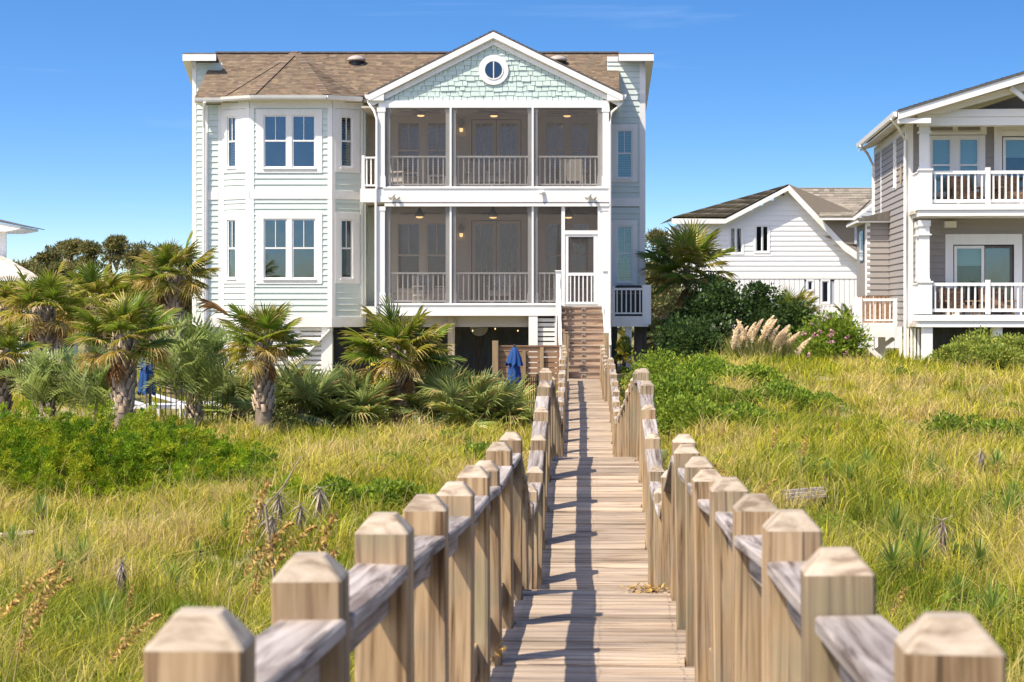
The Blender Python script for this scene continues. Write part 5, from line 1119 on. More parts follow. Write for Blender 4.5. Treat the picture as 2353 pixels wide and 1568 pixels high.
def featherleaf(seed, L=1.5, green=(.10, .15, .06), tip=(.24, .24, .10)):
    rg = np.random.default_rng(seed); V, T, C = [], [], []; n = 24; green = np.array(green)
    P_ = []
    for i in range(n + 1):
        t = i / n; a = 1.25 - 2.1 * t ** 1.25; 
        if i == 0: p = np.array([0., 0., 0.])
        else: p = P_[-1] + np.array([0, math.cos(a), math.sin(a)]) * L / n
        P_.append(p)
    for i in range(n):
        p, q = P_[i], P_[i + 1]; b = len(V); w = .012 * (1 - .7 * i / n); V += [p + [-w, 0, 0], p + [w, 0, 0], q + [w, 0, 0], q + [-w, 0, 0]]; C += [np.array((.22, .22, .08))] * 4; T += [(b, b + 1, b + 2), (b, b + 2, b + 3)]
        if i < 4: continue
        t = i / n; tang = (q - p) / np.linalg.norm(q - p); nrm = np.cross(tang, [1, 0, 0]); nrm = nrm if nrm[2] > 0 else -nrm
        for s in (-1, 1):
            for r_ in range(1):
                l = .50 * (math.sin(math.pi * min(.97, .12 + t * .85)) ** .7) * rg.uniform(.8, 1.1); dv = np.array([s * .62, 0, 0]) + tang * .62 + nrm * rg.uniform(.25, .6); dv /= np.linalg.norm(dv)
                sd = np.cross(dv, nrm); sd /= np.linalg.norm(sd); o_ = p + (q - p) * r_ * .5; ww = .014; b = len(V)
                m1 = o_ + dv * l * .55; m2 = o_ + dv * l + np.array([0, 0, -.16 * l * rg.uniform(.3, 1.6)]); c1 = green * rg.uniform(.75, 1.35); c2 = col_mix(c1, tip, rg.uniform(0, .6))
                V += [o_ - sd * ww, o_ + sd * ww, m1 - sd * ww, m1 + sd * ww, m2]; C += [c1, c1, c1, c1, c2]; T += [(b, b + 1, b + 3), (b, b + 3, b + 2), (b + 2, b + 3, b + 4)]
    return np.array(V), np.array(T), np.clip(np.array(C), 0, 1)
FEA = [npmesh('frond', *featherleaf(200 + i, L=(1.5, 1.35, 1.6)[i], green=((.15, .185, .05), (.185, .215, .07), (.11, .15, .04))[i]), M['leaf']) for i in range(3)]
def trunkmesh(seed, hgt, r0, r1, boots=True, bare=.25):
    """tapered trunk with criss-crossed old leaf bases"""
    rg = np.random.default_rng(seed); V, T, C = [], [], []; seg = 14; rows = 10
    for i in range(rows + 1):
        t = i / rows; r = r0 + (r1 - r0) * t
        for k in range(seg): a = 2 * math.pi * k / seg; rr = r * rg.uniform(.93, 1.06); V.append((rr * math.cos(a), rr * math.sin(a), -.3 + (hgt + .3) * t)); C.append(np.array((.26, .20, .15)) * rg.uniform(.6, 1.1))
    for i in range(rows):
        for k in range(seg): a = i * seg + k; b = i * seg + (k + 1) % seg; T += [(a, b, b + seg), (a, b + seg, a + seg)]
    if boots:
        nb = int(hgt * 46); 
        for j in range(nb):
            t = bare + (1 - bare) * (j + .5) / nb; a = j * 2.39996 + rg.uniform(-.15, .15); r = r0 + (r1 - r0) * t; z = hgt * t - .06
            rad = np.array((math.cos(a), math.sin(a), 0)); tan = np.array((-math.sin(a), math.cos(a), 0)); l = rg.uniform(.13, .24); w0 = rg.uniform(.05, .075); w1 = w0 * .55; out = rg.uniform(.02, .075); lean = rg.uniform(-.5, .5) * .09
            c1 = np.array((.42, .32, .225)) * rg.uniform(.65, 1.15); b = len(V)
            p0 = rad * (r * .95) + np.array((0, 0, z)); p1 = rad * (r + out) + tan * lean + np.array((0, 0, z + l)); th = rad * .022
            V += [p0 - tan * w0, p0 + tan * w0, p1 + tan * w1, p1 - tan * w1, p0 - tan * w0 + th, p0 + tan * w0 + th, p1 + tan * w1 + th * .8, p1 - tan * w1 + th * .8]; C += [c1 * .8] * 2 + [c1 * 1.1] * 2 + [c1 * .85] * 2 + [c1 * 1.15] * 2
            T += [(b+4,b+5,b+6),(b+4,b+6,b+7),(b,b+4,b+7),(b,b+7,b+3),(b+5,b+1,b+2),(b+5,b+2,b+6),(b+3,b+7,b+6),(b+3,b+6,b+2)]
    return npmesh('trunk', np.array([np.asarray(v) for v in V]), np.array(T), np.clip(np.array(C), 0, 1), M['trunk'], False)
def orient(az, el, roll=0.0):
    """frond local +Y points to azimuth az (0 = +X) and elevation el; upper side up"""
    d = Vector((math.cos(az) * math.cos(el), math.sin(az) * math.cos(el), math.sin(el))); x = Vector((math.sin(az), -math.cos(az), 0)); z = x.cross(d); x = x * math.cos(roll) + z * math.sin(roll); z = x.cross(d)
    return Matrix((x, d, z)).transposed().to_euler()
def sabal(x, ybase, ycrown, d_, label, seed, tr=(.20, .17), scale=1.0, nf=36, group='cabbage palms in front of the house', dead=5, zg=None, boots=True, lean=0.0, name='cabbage_palm', low=-.5, cat='palm tree', leaf=None):
    rg = random.Random(seed); X = px(x, d_); z0 = float(G(X, d_)) if zg is None else zg; hgt = pz(ycrown, d_) - z0; nf = int(nf * 1.25); scale *= .92
    t = thing(name, (X, d_, z0), label, cat, group); 
    if boots is not None: link('trunk', trunkmesh(seed, hgt, tr[0], tr[1], boots), t, (X, d_, z0), (0, lean, 0))
    c = Vector((X + math.sin(lean) * hgt, d_, z0 + hgt - .02)); leaf = leaf or GRN
    for k in range(nf):
        f = (k + .5) / nf; el = 1.35 + (low - 1.35) * f ** .85 + rg.uniform(-.12, .12); az = k * 2.39996 + rg.uniform(-.25, .25); s = scale * rg.uniform(.82, 1.08)
        me = rg.choice(leaf) if (f < .72 or leaf is not GRN) else rg.choice(leaf[3:] + YEL)
        dv = Vector((math.cos(az), math.sin(az), 0)) * (tr[1] * .6)
        link('frond', me, t, c + dv + Vector((0, 0, rg.uniform(-.14, .05) - .1 * f)), orient(az, el, rg.uniform(-.5, .5)), (s, s * rg.uniform(.9, 1.12), s))
    for k in range(dead):
        az = rg.uniform(0, 6.28); el = rg.uniform(-1.35, -.85); s = scale * rg.uniform(.7, .95)
        link('dead_frond', rg.choice(DEAD), t, c + Vector((math.cos(az), math.sin(az), 0)) * tr[1] * .8 + Vector((0, 0, -.15)), orient(az, el, rg.uniform(-.5, .5)), (s, s, s))
    return t, c
# big palms in front of the house, each told apart
sabal(284, 962, 770, 42, 'cabbage palm with shaggy grey trunk beside the half hidden blue parasol', 1, (.20, .19), .98, 28, dead=3)
tB, cB = sabal(606, 1012, 778, 43, 'slim cabbage palm with bare lower trunk before the bay window', 2, (.215, .13), .82, 34, dead=2, low=-.42)
link('dead_frond', DEAD[2], tB, cB + Vector((-.1, 0, .1)), orient(math.pi - .1, .62, .3), (1.05, 1.35, 1.05))
sabal(918, 985, 806, 46, 'short thick cabbage palm with browning skirt before the garage opening', 3, (.22, .20), 1.08, 42, dead=3, low=-.45)
sabal(2, 905, 800, 46, 'cabbage palm cut by the picture edge with low trunk before the white pillar', 4, (.20, .18), .85, 24, dead=5)
sabal(98, 850, 700, 53, 'thick dark trunked cabbage palm close beside the white pillar', 5, (.30, .28), 1.05, 30, dead=8)
sabal(215, 850, 690, 57, 'wide crowned cabbage palm behind the shaggy grey trunked palm', 6, (.20, .18), 1.15, 30, dead=6)
sabal(150, 850, 715, 60, 'cabbage palm with crown merging between two wider palms', 16, (.20, .18), 1.05, 26, dead=4)
sabal(300, 850, 700, 61, 'cabbage palm filling the gap below the pine trees', 17, (.20, .18), 1.05, 26, dead=4)
sabal(402, 830, 622, 56, 'tall cabbage palm with criss cross trunk close to the house corner', 7, (.25, .22), 1.0, 34, dead=5, low=-.6)
sabal(20, 850, 705, 58, 'cabbage palm in front of the pale shingle roof', 18, (.2, .18), 1.05, 28, dead=4)
sabal(1592, 770, 612, 66, 'cabbage palm with thin leaning trunk rising from the dark shrubs', 8, (.13, .10), 1.5, 28, dead=3, boots=False, lean=-.06)
sabal(1515, 830, 775, 68, 'yellow green fan palm beside the shaded pilings', 9, (.14, .12), 1.1, 18, dead=3, leaf=YEL + GRN[2:4])
sabal(1822, 790, 720, 67, 'small cabbage palm at the end of the dark shrubs', 10, (.12, .10), .95, 22, dead=3, boots=False)
sabal(1960, 790, 740, 74, 'small palm peeping over the flowering shrub', 11, (.12, .10), .9, 16, dead=0, boots=False)
# low clumps
def clump(x, d_, label, seed, meshes, n, scale, zlift=.1, lowel=.05, hiel=1.35, group='low palms around the pool', name='dwarf_palm', spread=.25, stump=.25):
    rg = random.Random(seed); X = px(x, d_); z0 = float(G(X, d_)); t = thing(name, (X, d_, z0), label, 'palm', group)
    if stump: link('stem', trunkmesh(seed, zlift + stump, .13, .11, True, 0), t, (X, d_, z0))
    for k in range(n):
        f = (k + .5) / n; az = k * 2.39996 + rg.uniform(-.3, .3); el = hiel + (lowel - hiel) * f + rg.uniform(-.12, .12); s = scale * rg.uniform(.8, 1.15); c = Vector((X + rg.uniform(-spread, spread), d_ + rg.uniform(-spread, spread), z0 + zlift + rg.uniform(0, .12)))
        link('frond', rg.choice(meshes), t, c, orient(az, el, rg.uniform(-.5, .5)), (s, s, s))
    return t
clump(448, 44.5, 'arching blue green feather palm with drooping dead stems before the bay', 21, FEA, 40, 1.3, .5, -.25, 1.45, name='feather_palm')
clump(110, 45, 'dense low blue green feather palm between the trunks at the picture edge', 22, FEA, 30, 1.1, .35, -.1, 1.4, name='feather_palm')
clump(225, 44.5, 'low feather palm behind the shaggy grey trunk', 28, FEA, 24, 1.05, .3, -.1, 1.4, name='feather_palm')
clump(692, 45, 'stiff blue green fan palm clump right beside the slim bare trunk', 23, BLU, 52, 1.05, .42, -.1, 1.4, spread=.45)
clump(790, 45.5, 'stiff blue green fan palm clump next to the short thick palm', 24, BLU, 52, 1.05, .42, -.1, 1.4, spread=.45)
clump(1045, 46, 'large fan palm clump right of the short thick palm', 25, BLU, 54, 1.05, .42, -.1, 1.4, spread=.5)
clump(1120, 46, 'large fan palm clump below the closed blue parasol', 26, BLU, 54, 1.0, .22, -.1, 1.4, spread=.5)
clump(548, 47.2, 'fan palm clump tucked between feather palm and slim palm', 27, BLU, 34, 1.0, .35, 0, 1.4)
for k in range(10):   # hanging dead stems below the feather palm
    pass

# ------------------------------------------------------------------ leaf clouds
def quads(cent, dirs, up, L, W, cols):
    """N diamond leaves"""
    n = len(cent); dirs = dirs / np.linalg.norm(dirs, axis=1, keepdims=True); sd = np.cross(dirs, up); sd /= (np.linalg.norm(sd, axis=1, keepdims=True) + 1e-9)
    L = np.broadcast_to(np.asarray(L, float), (n,))[:, None]; W = np.broadcast_to(np.asarray(W, float), (n,))[:, None]
    V = np.stack([cent, cent + dirs * L * .5 + sd * W, cent + dirs * L, cent + dirs * L * .5 - sd * W], 1).reshape(-1, 3); b = np.arange(n)[:, None] * 4
    T = np.concatenate([b + [0, 1, 2], b + [0, 2, 3]], 1).reshape(-1, 3); return V, T, np.repeat(cols, 4, 0)
def rdirs(n, rg, zb=0.0):
    d = rg.normal(size=(n, 3)); d[:, 2] += zb; return d / np.linalg.norm(d, axis=1, keepdims=True)
def pick(cols, n, rg, jit=.2):
    c = np.asarray(cols)[rg.integers(0, len(cols), n)]; return np.clip(c * rg.uniform(1 - jit, 1 + jit, (n, 1)), 0, 1)
def lobes(rg, n, c, r, flat=1.0, rl=.35):
    """lobe centres on an ellipsoid"""
    d = rdirs(n, rg, .35); return c + d * np.asarray(r) * rg.uniform(.45, .9, (n, 1))
def bush(name, label, cat, cx, cy, z0, r, seed, nl=16, leaves=2600, L=.09, W=.028, cols=((.05, .09, .02), (.08, .13, .025), (.03, .06, .015)), rl=.38, group=None, mat='needle', stems=6, zb=.4, lobef=None, flowers=None):
    rg = np.random.default_rng(seed); r = np.asarray(r, float); t = thing(name, (cx, cy, z0), label, cat, group); c = np.array((cx, cy, z0 + r[2] * .55))
    lc = lobes(rg, nl, c, r * [1, 1, .8]); per = leaves // nl; CC, DD = [], []
    for p in lc:
        d = rdirs(per, rg, .3); rad = rl * r.min() * 1.6 * rg.uniform(.7, 1.25); q = p + d * rad * rg.uniform(.35, 1.0, (per, 1)) * [1.15, 1.15, .8]; CC.append(q); DD.append(d + rdirs(per, rg) * .8 + [0, 0, zb])
    q = np.concatenate(CC); dd = np.concatenate(DD); k = q[:, 2] > z0 - .02; q, dd = q[k], dd[k]; n = len(q)
    V, T, C = quads(q, dd, rdirs(n, rg), L * rg.uniform(.6, 1.3, n), W * rg.uniform(.7, 1.2, n), pick(cols, n, rg, .3))
    link('foliage', npmesh('foliage', V, T, C, M[mat]), t)
    m = MB()
    for p in lc[:stems + 4]: m.tube([(cx + rg.uniform(-.1, .1), cy + rg.uniform(-.1, .1), z0 - .1), ((cx + p[0]) / 2, (cy + p[1]) / 2, (z0 + p[2]) / 2 - .05), tuple(p)], [.03, .02, .008], 5)
    m.build('stems', M['bark'], t)
    if flowers:
        nf_ = flowers[0]; d = rdirs(nf_, rg, .4); d[:, 1] = -abs(d[:, 1]); fp = c + d * r * .98; per = 14; q = np.repeat(fp, per, 0) + rg.normal(size=(nf_ * per, 3)) * .035
        V, T, C = quads(q, rdirs(len(q), rg), rdirs(len(q), rg), .07, .03, pick(flowers[1], len(q), rg)); link('blossoms', npmesh('blossoms', V, T, C, M['dry']), t)
    return t
DARK = ((.022, .045, .012), (.035, .065, .016), (.05, .085, .02), (.02, .035, .012))
LIME = ((.17, .20, .03), (.13, .17, .03), (.22, .22, .04), (.09, .12, .025))
MIDG = ((.085, .135, .012), (.12, .17, .016), (.16, .20, .02), (.06, .10, .012))
def bush_px(name, label, x0, x1, ytop, ybase, d_, seed, depth=1.5, **k):
    xa, xb = px(x0, d_), px(x1, d_); X = (xa + xb) / 2; z0 = min(float(G(X, d_)), pz(ybase, d_)) if ybase else float(G(X, d_)); z0 = float(G(X, d_)); zt = pz(ytop, d_)
    return bush(name, label, 'shrub', X, d_, z0, ((xb - xa) / 2, depth, max(.25, (zt - z0) / 1.35)), seed, **k)
bush_px('evergreen_shrub', 'tall dark evergreen shrub next to the white house corner', 1560, 1720, 655, 830, 64, 301, 1.6, nl=26, leaves=9000, L=.13, W=.045, cols=DARK, group='dark shrubs between the houses')
bush_px('evergreen_shrub', 'dark evergreen shrub behind the pampas grass', 1680, 1800, 655, 830, 65, 302, 1.5, nl=22, leaves=8000, L=.13, W=.045, cols=DARK, group='dark shrubs between the houses')
bush_px('evergreen_shrub', 'low dark shrub in the shade beside the pilings', 1520, 1640, 740, 840, 62, 303, 1.3, nl=16, leaves=5000, L=.12, W=.04, cols=DARK, group='dark shrubs between the houses')
bush_px('evergreen_shrub', 'green shrub at the foot of the small palm', 1770, 1870, 700, 820, 66, 304, 1.3, nl=16, leaves=5000, L=.13, W=.045, cols=((.05, .085, .02), (.075, .12, .03), (.03, .055, .015)), group='dark shrubs between the houses')
bush_px('oleander', 'oleander shrub dotted with pink flowers before the taupe house', 1830, 1990, 745, 835, 60, 305, 1.2, nl=24, leaves=8500, L=.12, W=.03, cols=MIDG, flowers=(16, ((.55, .26, .34), (.62, .36, .42), (.48, .2, .3))))
for i, (x0, x1, yt, d_, s) in enumerate(((2180, 2300, 775, 54.5, 311), (2270, 2400, 772, 54.8, 312), (2380, 2480, 768, 54.5, 313), (2150, 2240, 800, 52.8, 314), (2230, 2345, 795, 52.5, 315), (2330, 2450, 790, 52.5, 316))):
    bush_px('wax_myrtle', ('yellow green shrub in front of the foundation of the taupe house' if i < 3 else 'lower yellow green shrub edging the dune grass by the taupe house'), x0, x1, yt, 0, d_, s, .9, nl=22, leaves=6500, L=.085, W=.024, cols=LIME, group='lime shrubs at the taupe house' if i < 3 else 'low lime shrubs at the taupe house')
bush_px('garden_shrub', 'yellow flowered shrub between the fan palm clump and the short thick palm', 830, 895, 845, 0, 51, 321, .6, nl=10, leaves=2200, L=.08, W=.025, cols=MIDG, flowers=(30, ((.65, .50, .05), (.7, .6, .1))))
bush_px('garden_shrub', 'green shrub with yellow blooms behind the landing pilings', 1415, 1450, 770, 0, 63.3, 322, .5, nl=8, leaves=1800, L=.08, W=.025, cols=LIME, flowers=(14, ((.7, .55, .05),)))
for i, (x0, x1, yt, d_, s, n_) in enumerate(((1455, 1580, 832, 47, 331, 9000), (1560, 1680, 838, 46, 332, 9000), (1660, 1800, 855, 45, 333, 8000), (1500, 1640, 880, 41, 334, 8000), (1610, 1760, 905, 39.5, 335, 8000), (1740, 1860, 890, 40, 336, 5000), (1530, 1650, 930, 36.5, 337, 6500), (1650, 1780, 945, 36, 338, 5000))):
    bush_px('trailing_vine_shrub', 'sprawling green vine mound on the dune beside the boardwalk rail', x0, x1, yt, 0, d_, s, 1.2, nl=26, leaves=n_, L=.075, W=.024, cols=MIDG if i % 2 else ((.08, .125, .012), (.12, .17, .016), (.16, .19, .02)), rl=.55, group='vine mounds by the boardwalk')
for i, (x0, x1, yt, d_, s) in enumerate(((2120, 2260, 965, 34, 341), (2250, 2330, 975, 34, 342), (1060, 1140, 1030, 34, 343), (830, 960, 1118, 27, 344), (690, 830, 1125, 27, 345))):
    bush_px('dune_shrub', ('dark green low shrub alone in the dune grass' if i < 2 else 'low green shrub in the grass beside the left hand railing'), x0, x1, yt, 0, d_, s, .5, nl=14, leaves=3200, L=.07, W=.02, cols=MIDG, rl=.5, group='low shrubs in the dune grass' if i < 2 else 'low shrubs by the left railing')
# juniper: feathery upswept sprays
def juniper(label, cx, cy, rx, ry, hgt, seed, n=420):
    """mound of feathery upswept plumes with dark gaps between"""
    rg = np.random.default_rng(seed); z0 = float(G(cx, cy)); t = thing('juniper', (cx, cy, z0), label, 'shrub', 'spreading junipers')
    a = rg.uniform(0, 2 * math.pi, n); rr = np.sqrt(rg.random(n)) * 1.0; x = cx + rx * rr * np.cos(a); y = cy + ry * rr * np.sin(a); prof = np.clip(1 - rr ** 2.4, .03, 1) ** .6
    zt = hgt * prof * (.78 + .22 * np.sin(x * 2.3 + seed) * np.sin(y * 2.1)) * rg.uniform(.45, 1.0, n) - .22
    base = np.stack([x, y, G(x, y) + np.clip(zt, -.02, None)], 1); dr = np.stack([np.cos(a) * .75 * rr + .25, np.sin(a) * .6 * rr - .15, np.full(n, .62)], 1) + rg.normal(size=(n, 3)) * .32; dr /= np.linalg.norm(dr, axis=1, keepdims=True); L = rg.uniform(.28, .52, n)
    k = 150; f = rg.random((n, k)) ** .85; th_ = rg.uniform(0, 6.28, (n, k)); e1 = np.cross(dr, [0, 0, 1.0]); e1 /= np.linalg.norm(e1, axis=1, keepdims=True) + 1e-9; e2 = np.cross(dr, e1); rad = .115 * (1 - f) ** .8 * np.sqrt(rg.random((n, k))) + .008
    q = base[:, None] + dr[:, None] * (f * L[:, None])[..., None] + e1[:, None] * (rad * np.cos(th_))[..., None] + e2[:, None] * (rad * np.sin(th_))[..., None] * .7 - np.array((0, 0, 1)) * (.10 * f ** 2)[..., None]
    dd = dr[:, None] + (e1[:, None] * np.cos(th_)[..., None] + e2[:, None] * np.sin(th_)[..., None]) * .75 + rg.normal(size=(n, k, 3)) * .25
    pc = pick(((.11, .165, .006), (.14, .19, .008), (.085, .14, .006), (.17, .20, .010), (.06, .11, .006), (.17, .18, .010)), n, rg, .22); c = pc[:, None] * rg.uniform(.7, 1.3, (n, k, 1)); m_ = n * k
    V, T, C = quads(q.reshape(-1, 3), dd.reshape(-1, 3), rdirs(m_, rg), rg.uniform(.035, .075, m_), .0075, np.clip(c.reshape(-1, 3), 0, 1)); link('foliage', npmesh('foliage', V, T, C, M['needle']), t)
    m = MB()
    for i in range(12): b = base[i * 7]; m.tube([(cx, cy, z0 - .05), tuple((np.array((cx, cy, z0)) + b) / 2), tuple(b)], [.04, .03, .012], 5)
    m.build('branches', M['bark'], t)
juniper('spreading bright green juniper running out of the picture edge', -8.0, 30.6, 2.3, 2.9, 1.5, 401, 900)
juniper('bright green juniper mound before the shaggy grey palm trunk', -6.2, 30.9, 2.0, 3.0, 1.5, 402, 900)
juniper('bright green juniper reaching towards the slim palm trunk', -4.9, 30.6, 1.4, 2.4, 1.1, 403, 520)
juniper('low juniper tongue in front of the grey dead yuccas', -2.7, 27.3, .9, .6, .5, 404, 120)
# ------------------------------------------------------------------ pines and trees behind
def pine(x, ytop, d_, label, seed, wid, kind=0, ncl=30, zg=None, group='pines on the horizon', cols=None, trunkfrac=.5, name='pine_tree', flat=.45):
    rg = np.random.default_rng(seed); X = px(x, d_); z0 = E - 3.2; zt = pz(ytop, d_); H = zt - z0; t = thing(name, (X, d_, z0), label, 'tree', group)
    w = wid * d_ / F / 2; cols = cols or ((.07, .08, .02), (.10, .10, .028), (.14, .115, .04), (.05, .06, .018), (.16, .13, .05))
    m = MB(); top = Vector((X + rg.uniform(-.4, .4), d_, zt - .5)); m.tube([(X, d_, z0 - .3), (X + rg.uniform(-.3, .3), d_, z0 + H * .5), tuple(top)], [.24, .17, .05], 7)
    cl = []
    for i in range(ncl):
        f = trunkfrac + (1 - trunkfrac) * rg.random() ** .8; a = rg.uniform(0, 6.28); ww = w * (1.05 - .75 * max(0, (f - .62) / .38) ** 1.5) * rg.uniform(.35, 1.0); c = np.array((X + ww * math.cos(a), d_ + ww * math.sin(a), z0 + H * f - .3)); cl.append(c)
        if i < 16: m.tube([(X, d_, z0 + H * (f - .12)), tuple((np.array((X, d_, z0 + H * f - .5)) + c) / 2), tuple(c)], [.07, .05, .02], 5)
    m.build('trunk', M['bark'], t); Q, D = [], []
    for c in cl:
        n = 150; d = rdirs(n, rg, .35); rad = rg.uniform(.45, .95) * max(.55, w * .30); Q.append(c + d * rad * (rg.random((n, 1)) ** .5) * [1.25, 1.25, flat]); D.append(d * .6 + rdirs(n, rg) + [0, 0, .5])
    q = np.concatenate(Q); n = len(q); V, T, C = quads(q, np.concatenate(D), rdirs(n, rg), rg.uniform(.13, .28, n), .035, pick(cols, n, rg, .3)); link('crown', npmesh('crown', V, T, C, M['needle']), t); return t
pl = [(45, 585, 100, 130, .35), (105, 562, 104, 120, .3), (165, 543, 110, 120, .62), (212, 552, 108, 75, .66), (268, 536, 112, 100, .62), (318, 556, 106, 85, .5), (355, 568, 104, 110, .35), (385, 560, 100, 90, .4), (430, 575, 102, 90, .3), (80, 600, 96, 120, .2), (140, 596, 97, 100, .25), (335, 608, 98, 110, .25), (235, 640, 120, 170, .3), (20, 610, 97, 90, .2)]
lab = ['rounded coastal pine', 'broad dark pine', 'flat topped pine', 'airy pine', 'tall open crowned pine', 'leaning pine', 'dense dark pine']
for i, (x, y, d_, w, tf) in enumerate(pl):
    pine(x, y, d_, 'dark green coastal pine in the row behind the palms beside the house', 500 + i, w, ncl=13 + (i % 3) * 5 + (8 if tf < .45 else 0), trunkfrac=min(.8, tf + .17))
pine(1512, 530, 92, 'brownish tree behind the palm between the two white walled houses', 531, 110, ncl=30, trunkfrac=.25, group='trees between the houses', name='oak_tree', flat=.8, cols=((.11, .10, .04), (.08, .085, .03), (.15, .12, .05), (.05, .06, .02)))
pine(1500, 600, 84, 'darker low tree below the brownish tree between the houses', 532, 120, ncl=28, trunkfrac=.2, group='trees between the houses', name='oak_tree', flat=.8, cols=((.06, .075, .025), (.09, .09, .03), (.12, .10, .04)))
# far wood that closes the view between and behind
rg = np.random.default_rng(77); n = 26000
a = rg.uniform(-90, 110, n); yy = rg.uniform(150, 190, n); hh = 3.6 + 1.4 * np.sin(a * .21) + 1.0 * np.sin(a * .53 + 1); zz = E - 3 + hh * rg.random(n) ** .7
V, T, C = quads(np.stack([a, yy, zz], 1), rdirs(n, rg, .3), rdirs(n, rg), .7, .2, pick(((.05, .06, .022), (.07, .075, .03), (.09, .085, .035), (.035, .045, .018)), n, rg, .3))
tag(link('distant_wood', npmesh('distant_wood', V, T, C, M['needle'])), 'dark line of distant woodland low on the horizon', 'woodland', kind='stuff')

# ------------------------------------------------------------------ dune grass (uncountable blades)
def grass(name, n, seed, hrange, wid, cols, ymin=9.5, ymax=60, label='', dens=None, lean=.55, xs=(-.34, .34), tuft=9, accept=None, radial=0.0):
    rg = np.random.default_rng(seed); nt_ = n // tuft
    inv = rg.uniform(1 / ymax, 1 / ymin, nt_ * 3); y = 1 / inv; x = y * rg.uniform(xs[0], xs[1], nt_ * 3)
    keep = np.abs(x - XB(y)) > .68
    keep &= ~((y > 47.5) & (x < XB(y)) & (x > -12))
    keep &= ~(((x + 6.6) / 3.0) ** 2 + ((y - 31.6) / 2.1) ** 2 < .9); keep &= ~((y > 56.5) & (x > 10.2)); keep &= ~((y > 57.0) & (x < 3.5) & (x > -11))
    dn = .5 + .5 * np.sin(x * 1.9 + 1.7 * np.sin(y * .8)) * np.sin(y * 1.5 + 1.3 * np.sin(x * 1.1)) + .25 * np.sin(4.3 * x + y) * np.sin(3.7 * y - x); keep &= rg.random(len(x)) < np.clip(.30 + .9 * dn, .22, 1)
    if accept is not None: keep &= accept(x, y, rg)
    x, y = x[keep][:nt_], y[keep][:nt_]; m_ = len(x)
    patch = .5 + .5 * np.sin(x * 1.3 + .7 * y) * np.sin(.9 * y - x * .6) + .3 * np.sin(3.1 * x + 1.1) * np.sin(2.3 * y)
    th_ = rg.uniform(*hrange, m_) * (.75 + .4 * np.clip(patch, 0, 1)); tl_ = rg.normal(size=(m_, 2)) * .12 + [.10, .03]
    jx = rg.normal(size=(m_ * tuft, 2)); X = np.repeat(x, tuft) + jx[:, 0] * .065; Y = np.repeat(y, tuft) + jx[:, 1] * .065; N_ = len(X); Zg = G(X, Y) - .02
    h_ = np.repeat(th_, tuft) * rg.uniform(.35, 1.2, N_); ld = np.repeat(tl_, tuft, 0) + rg.normal(size=(N_, 2)) * lean * (.5 if radial else 1) + jx * .42 * radial; yaw_ = rg.uniform(0, math.pi, N_); w_ = wid * rg.uniform(.7, 1.3, N_) * np.clip(Y / 22, .75, 1.8)
    sx, sy = np.cos(yaw_) * w_, np.sin(yaw_) * w_
    b = np.stack([X, Y, Zg], 1); mid = b + np.stack([ld[:, 0] * h_ * .35, ld[:, 1] * h_ * .35, h_ * .6], 1); tip = b + np.stack([ld[:, 0] * h_ * 1.05, ld[:, 1] * h_ * 1.05, h_ * rg.uniform(.75, 1.02, N_)], 1); s = np.stack([sx, sy, np.zeros(N_)], 1)
    V = np.stack([b - s, b + s, mid - s * .8, mid + s * .8, tip], 1).reshape(-1, 3); i = np.arange(N_)[:, None] * 5; T = np.concatenate([i + [0, 1, 3], i + [0, 3, 2], i + [2, 3, 4]], 1).reshape(-1, 3)
    big = np.sin(.62 * x + 1.9 * np.sin(.37 * y) + .4) * np.sin(.55 * y + 1.4 * np.sin(.5 * x)); pc = np.repeat(np.clip((patch - .5) * .9 + .46 + .38 * big + rg.normal(size=m_) * .28, 0, 1), tuft); ncol = len(cols); idx = np.clip((pc * ncol + rg.normal(size=N_) * .8).astype(int), 0, ncol - 1); c = np.asarray(cols)[idx] * rg.uniform(.75, 1.25, (N_, 1))
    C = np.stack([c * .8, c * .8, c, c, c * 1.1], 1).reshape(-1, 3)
    return tag(link(name, npmesh(name, V, T, np.clip(C, 0, 1), M['grass'])), label, 'grass', kind='stuff')
GC = ((.11, .15, .010), (.22, .24, .016), (.32, .31, .022), (.41, .37, .035), (.46, .39, .07), (.48, .37, .14))
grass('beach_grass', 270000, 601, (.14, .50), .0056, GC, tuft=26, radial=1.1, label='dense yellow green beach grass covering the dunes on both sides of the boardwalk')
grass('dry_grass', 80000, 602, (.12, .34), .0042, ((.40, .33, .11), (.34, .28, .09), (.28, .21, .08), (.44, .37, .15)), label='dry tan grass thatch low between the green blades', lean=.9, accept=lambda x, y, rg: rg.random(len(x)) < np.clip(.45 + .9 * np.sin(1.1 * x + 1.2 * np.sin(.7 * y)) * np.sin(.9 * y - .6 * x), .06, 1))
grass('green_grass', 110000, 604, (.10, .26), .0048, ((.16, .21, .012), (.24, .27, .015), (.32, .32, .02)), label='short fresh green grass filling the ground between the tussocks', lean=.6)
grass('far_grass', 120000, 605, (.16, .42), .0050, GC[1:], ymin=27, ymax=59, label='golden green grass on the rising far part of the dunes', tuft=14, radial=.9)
grass('tall_grass', 16000, 603, (.5, .85), .0032, ((.24, .25, .035), (.36, .32, .08), (.44, .36, .14)), label='taller thin grass stems rising above the dune grass', lean=.22, tuft=4)
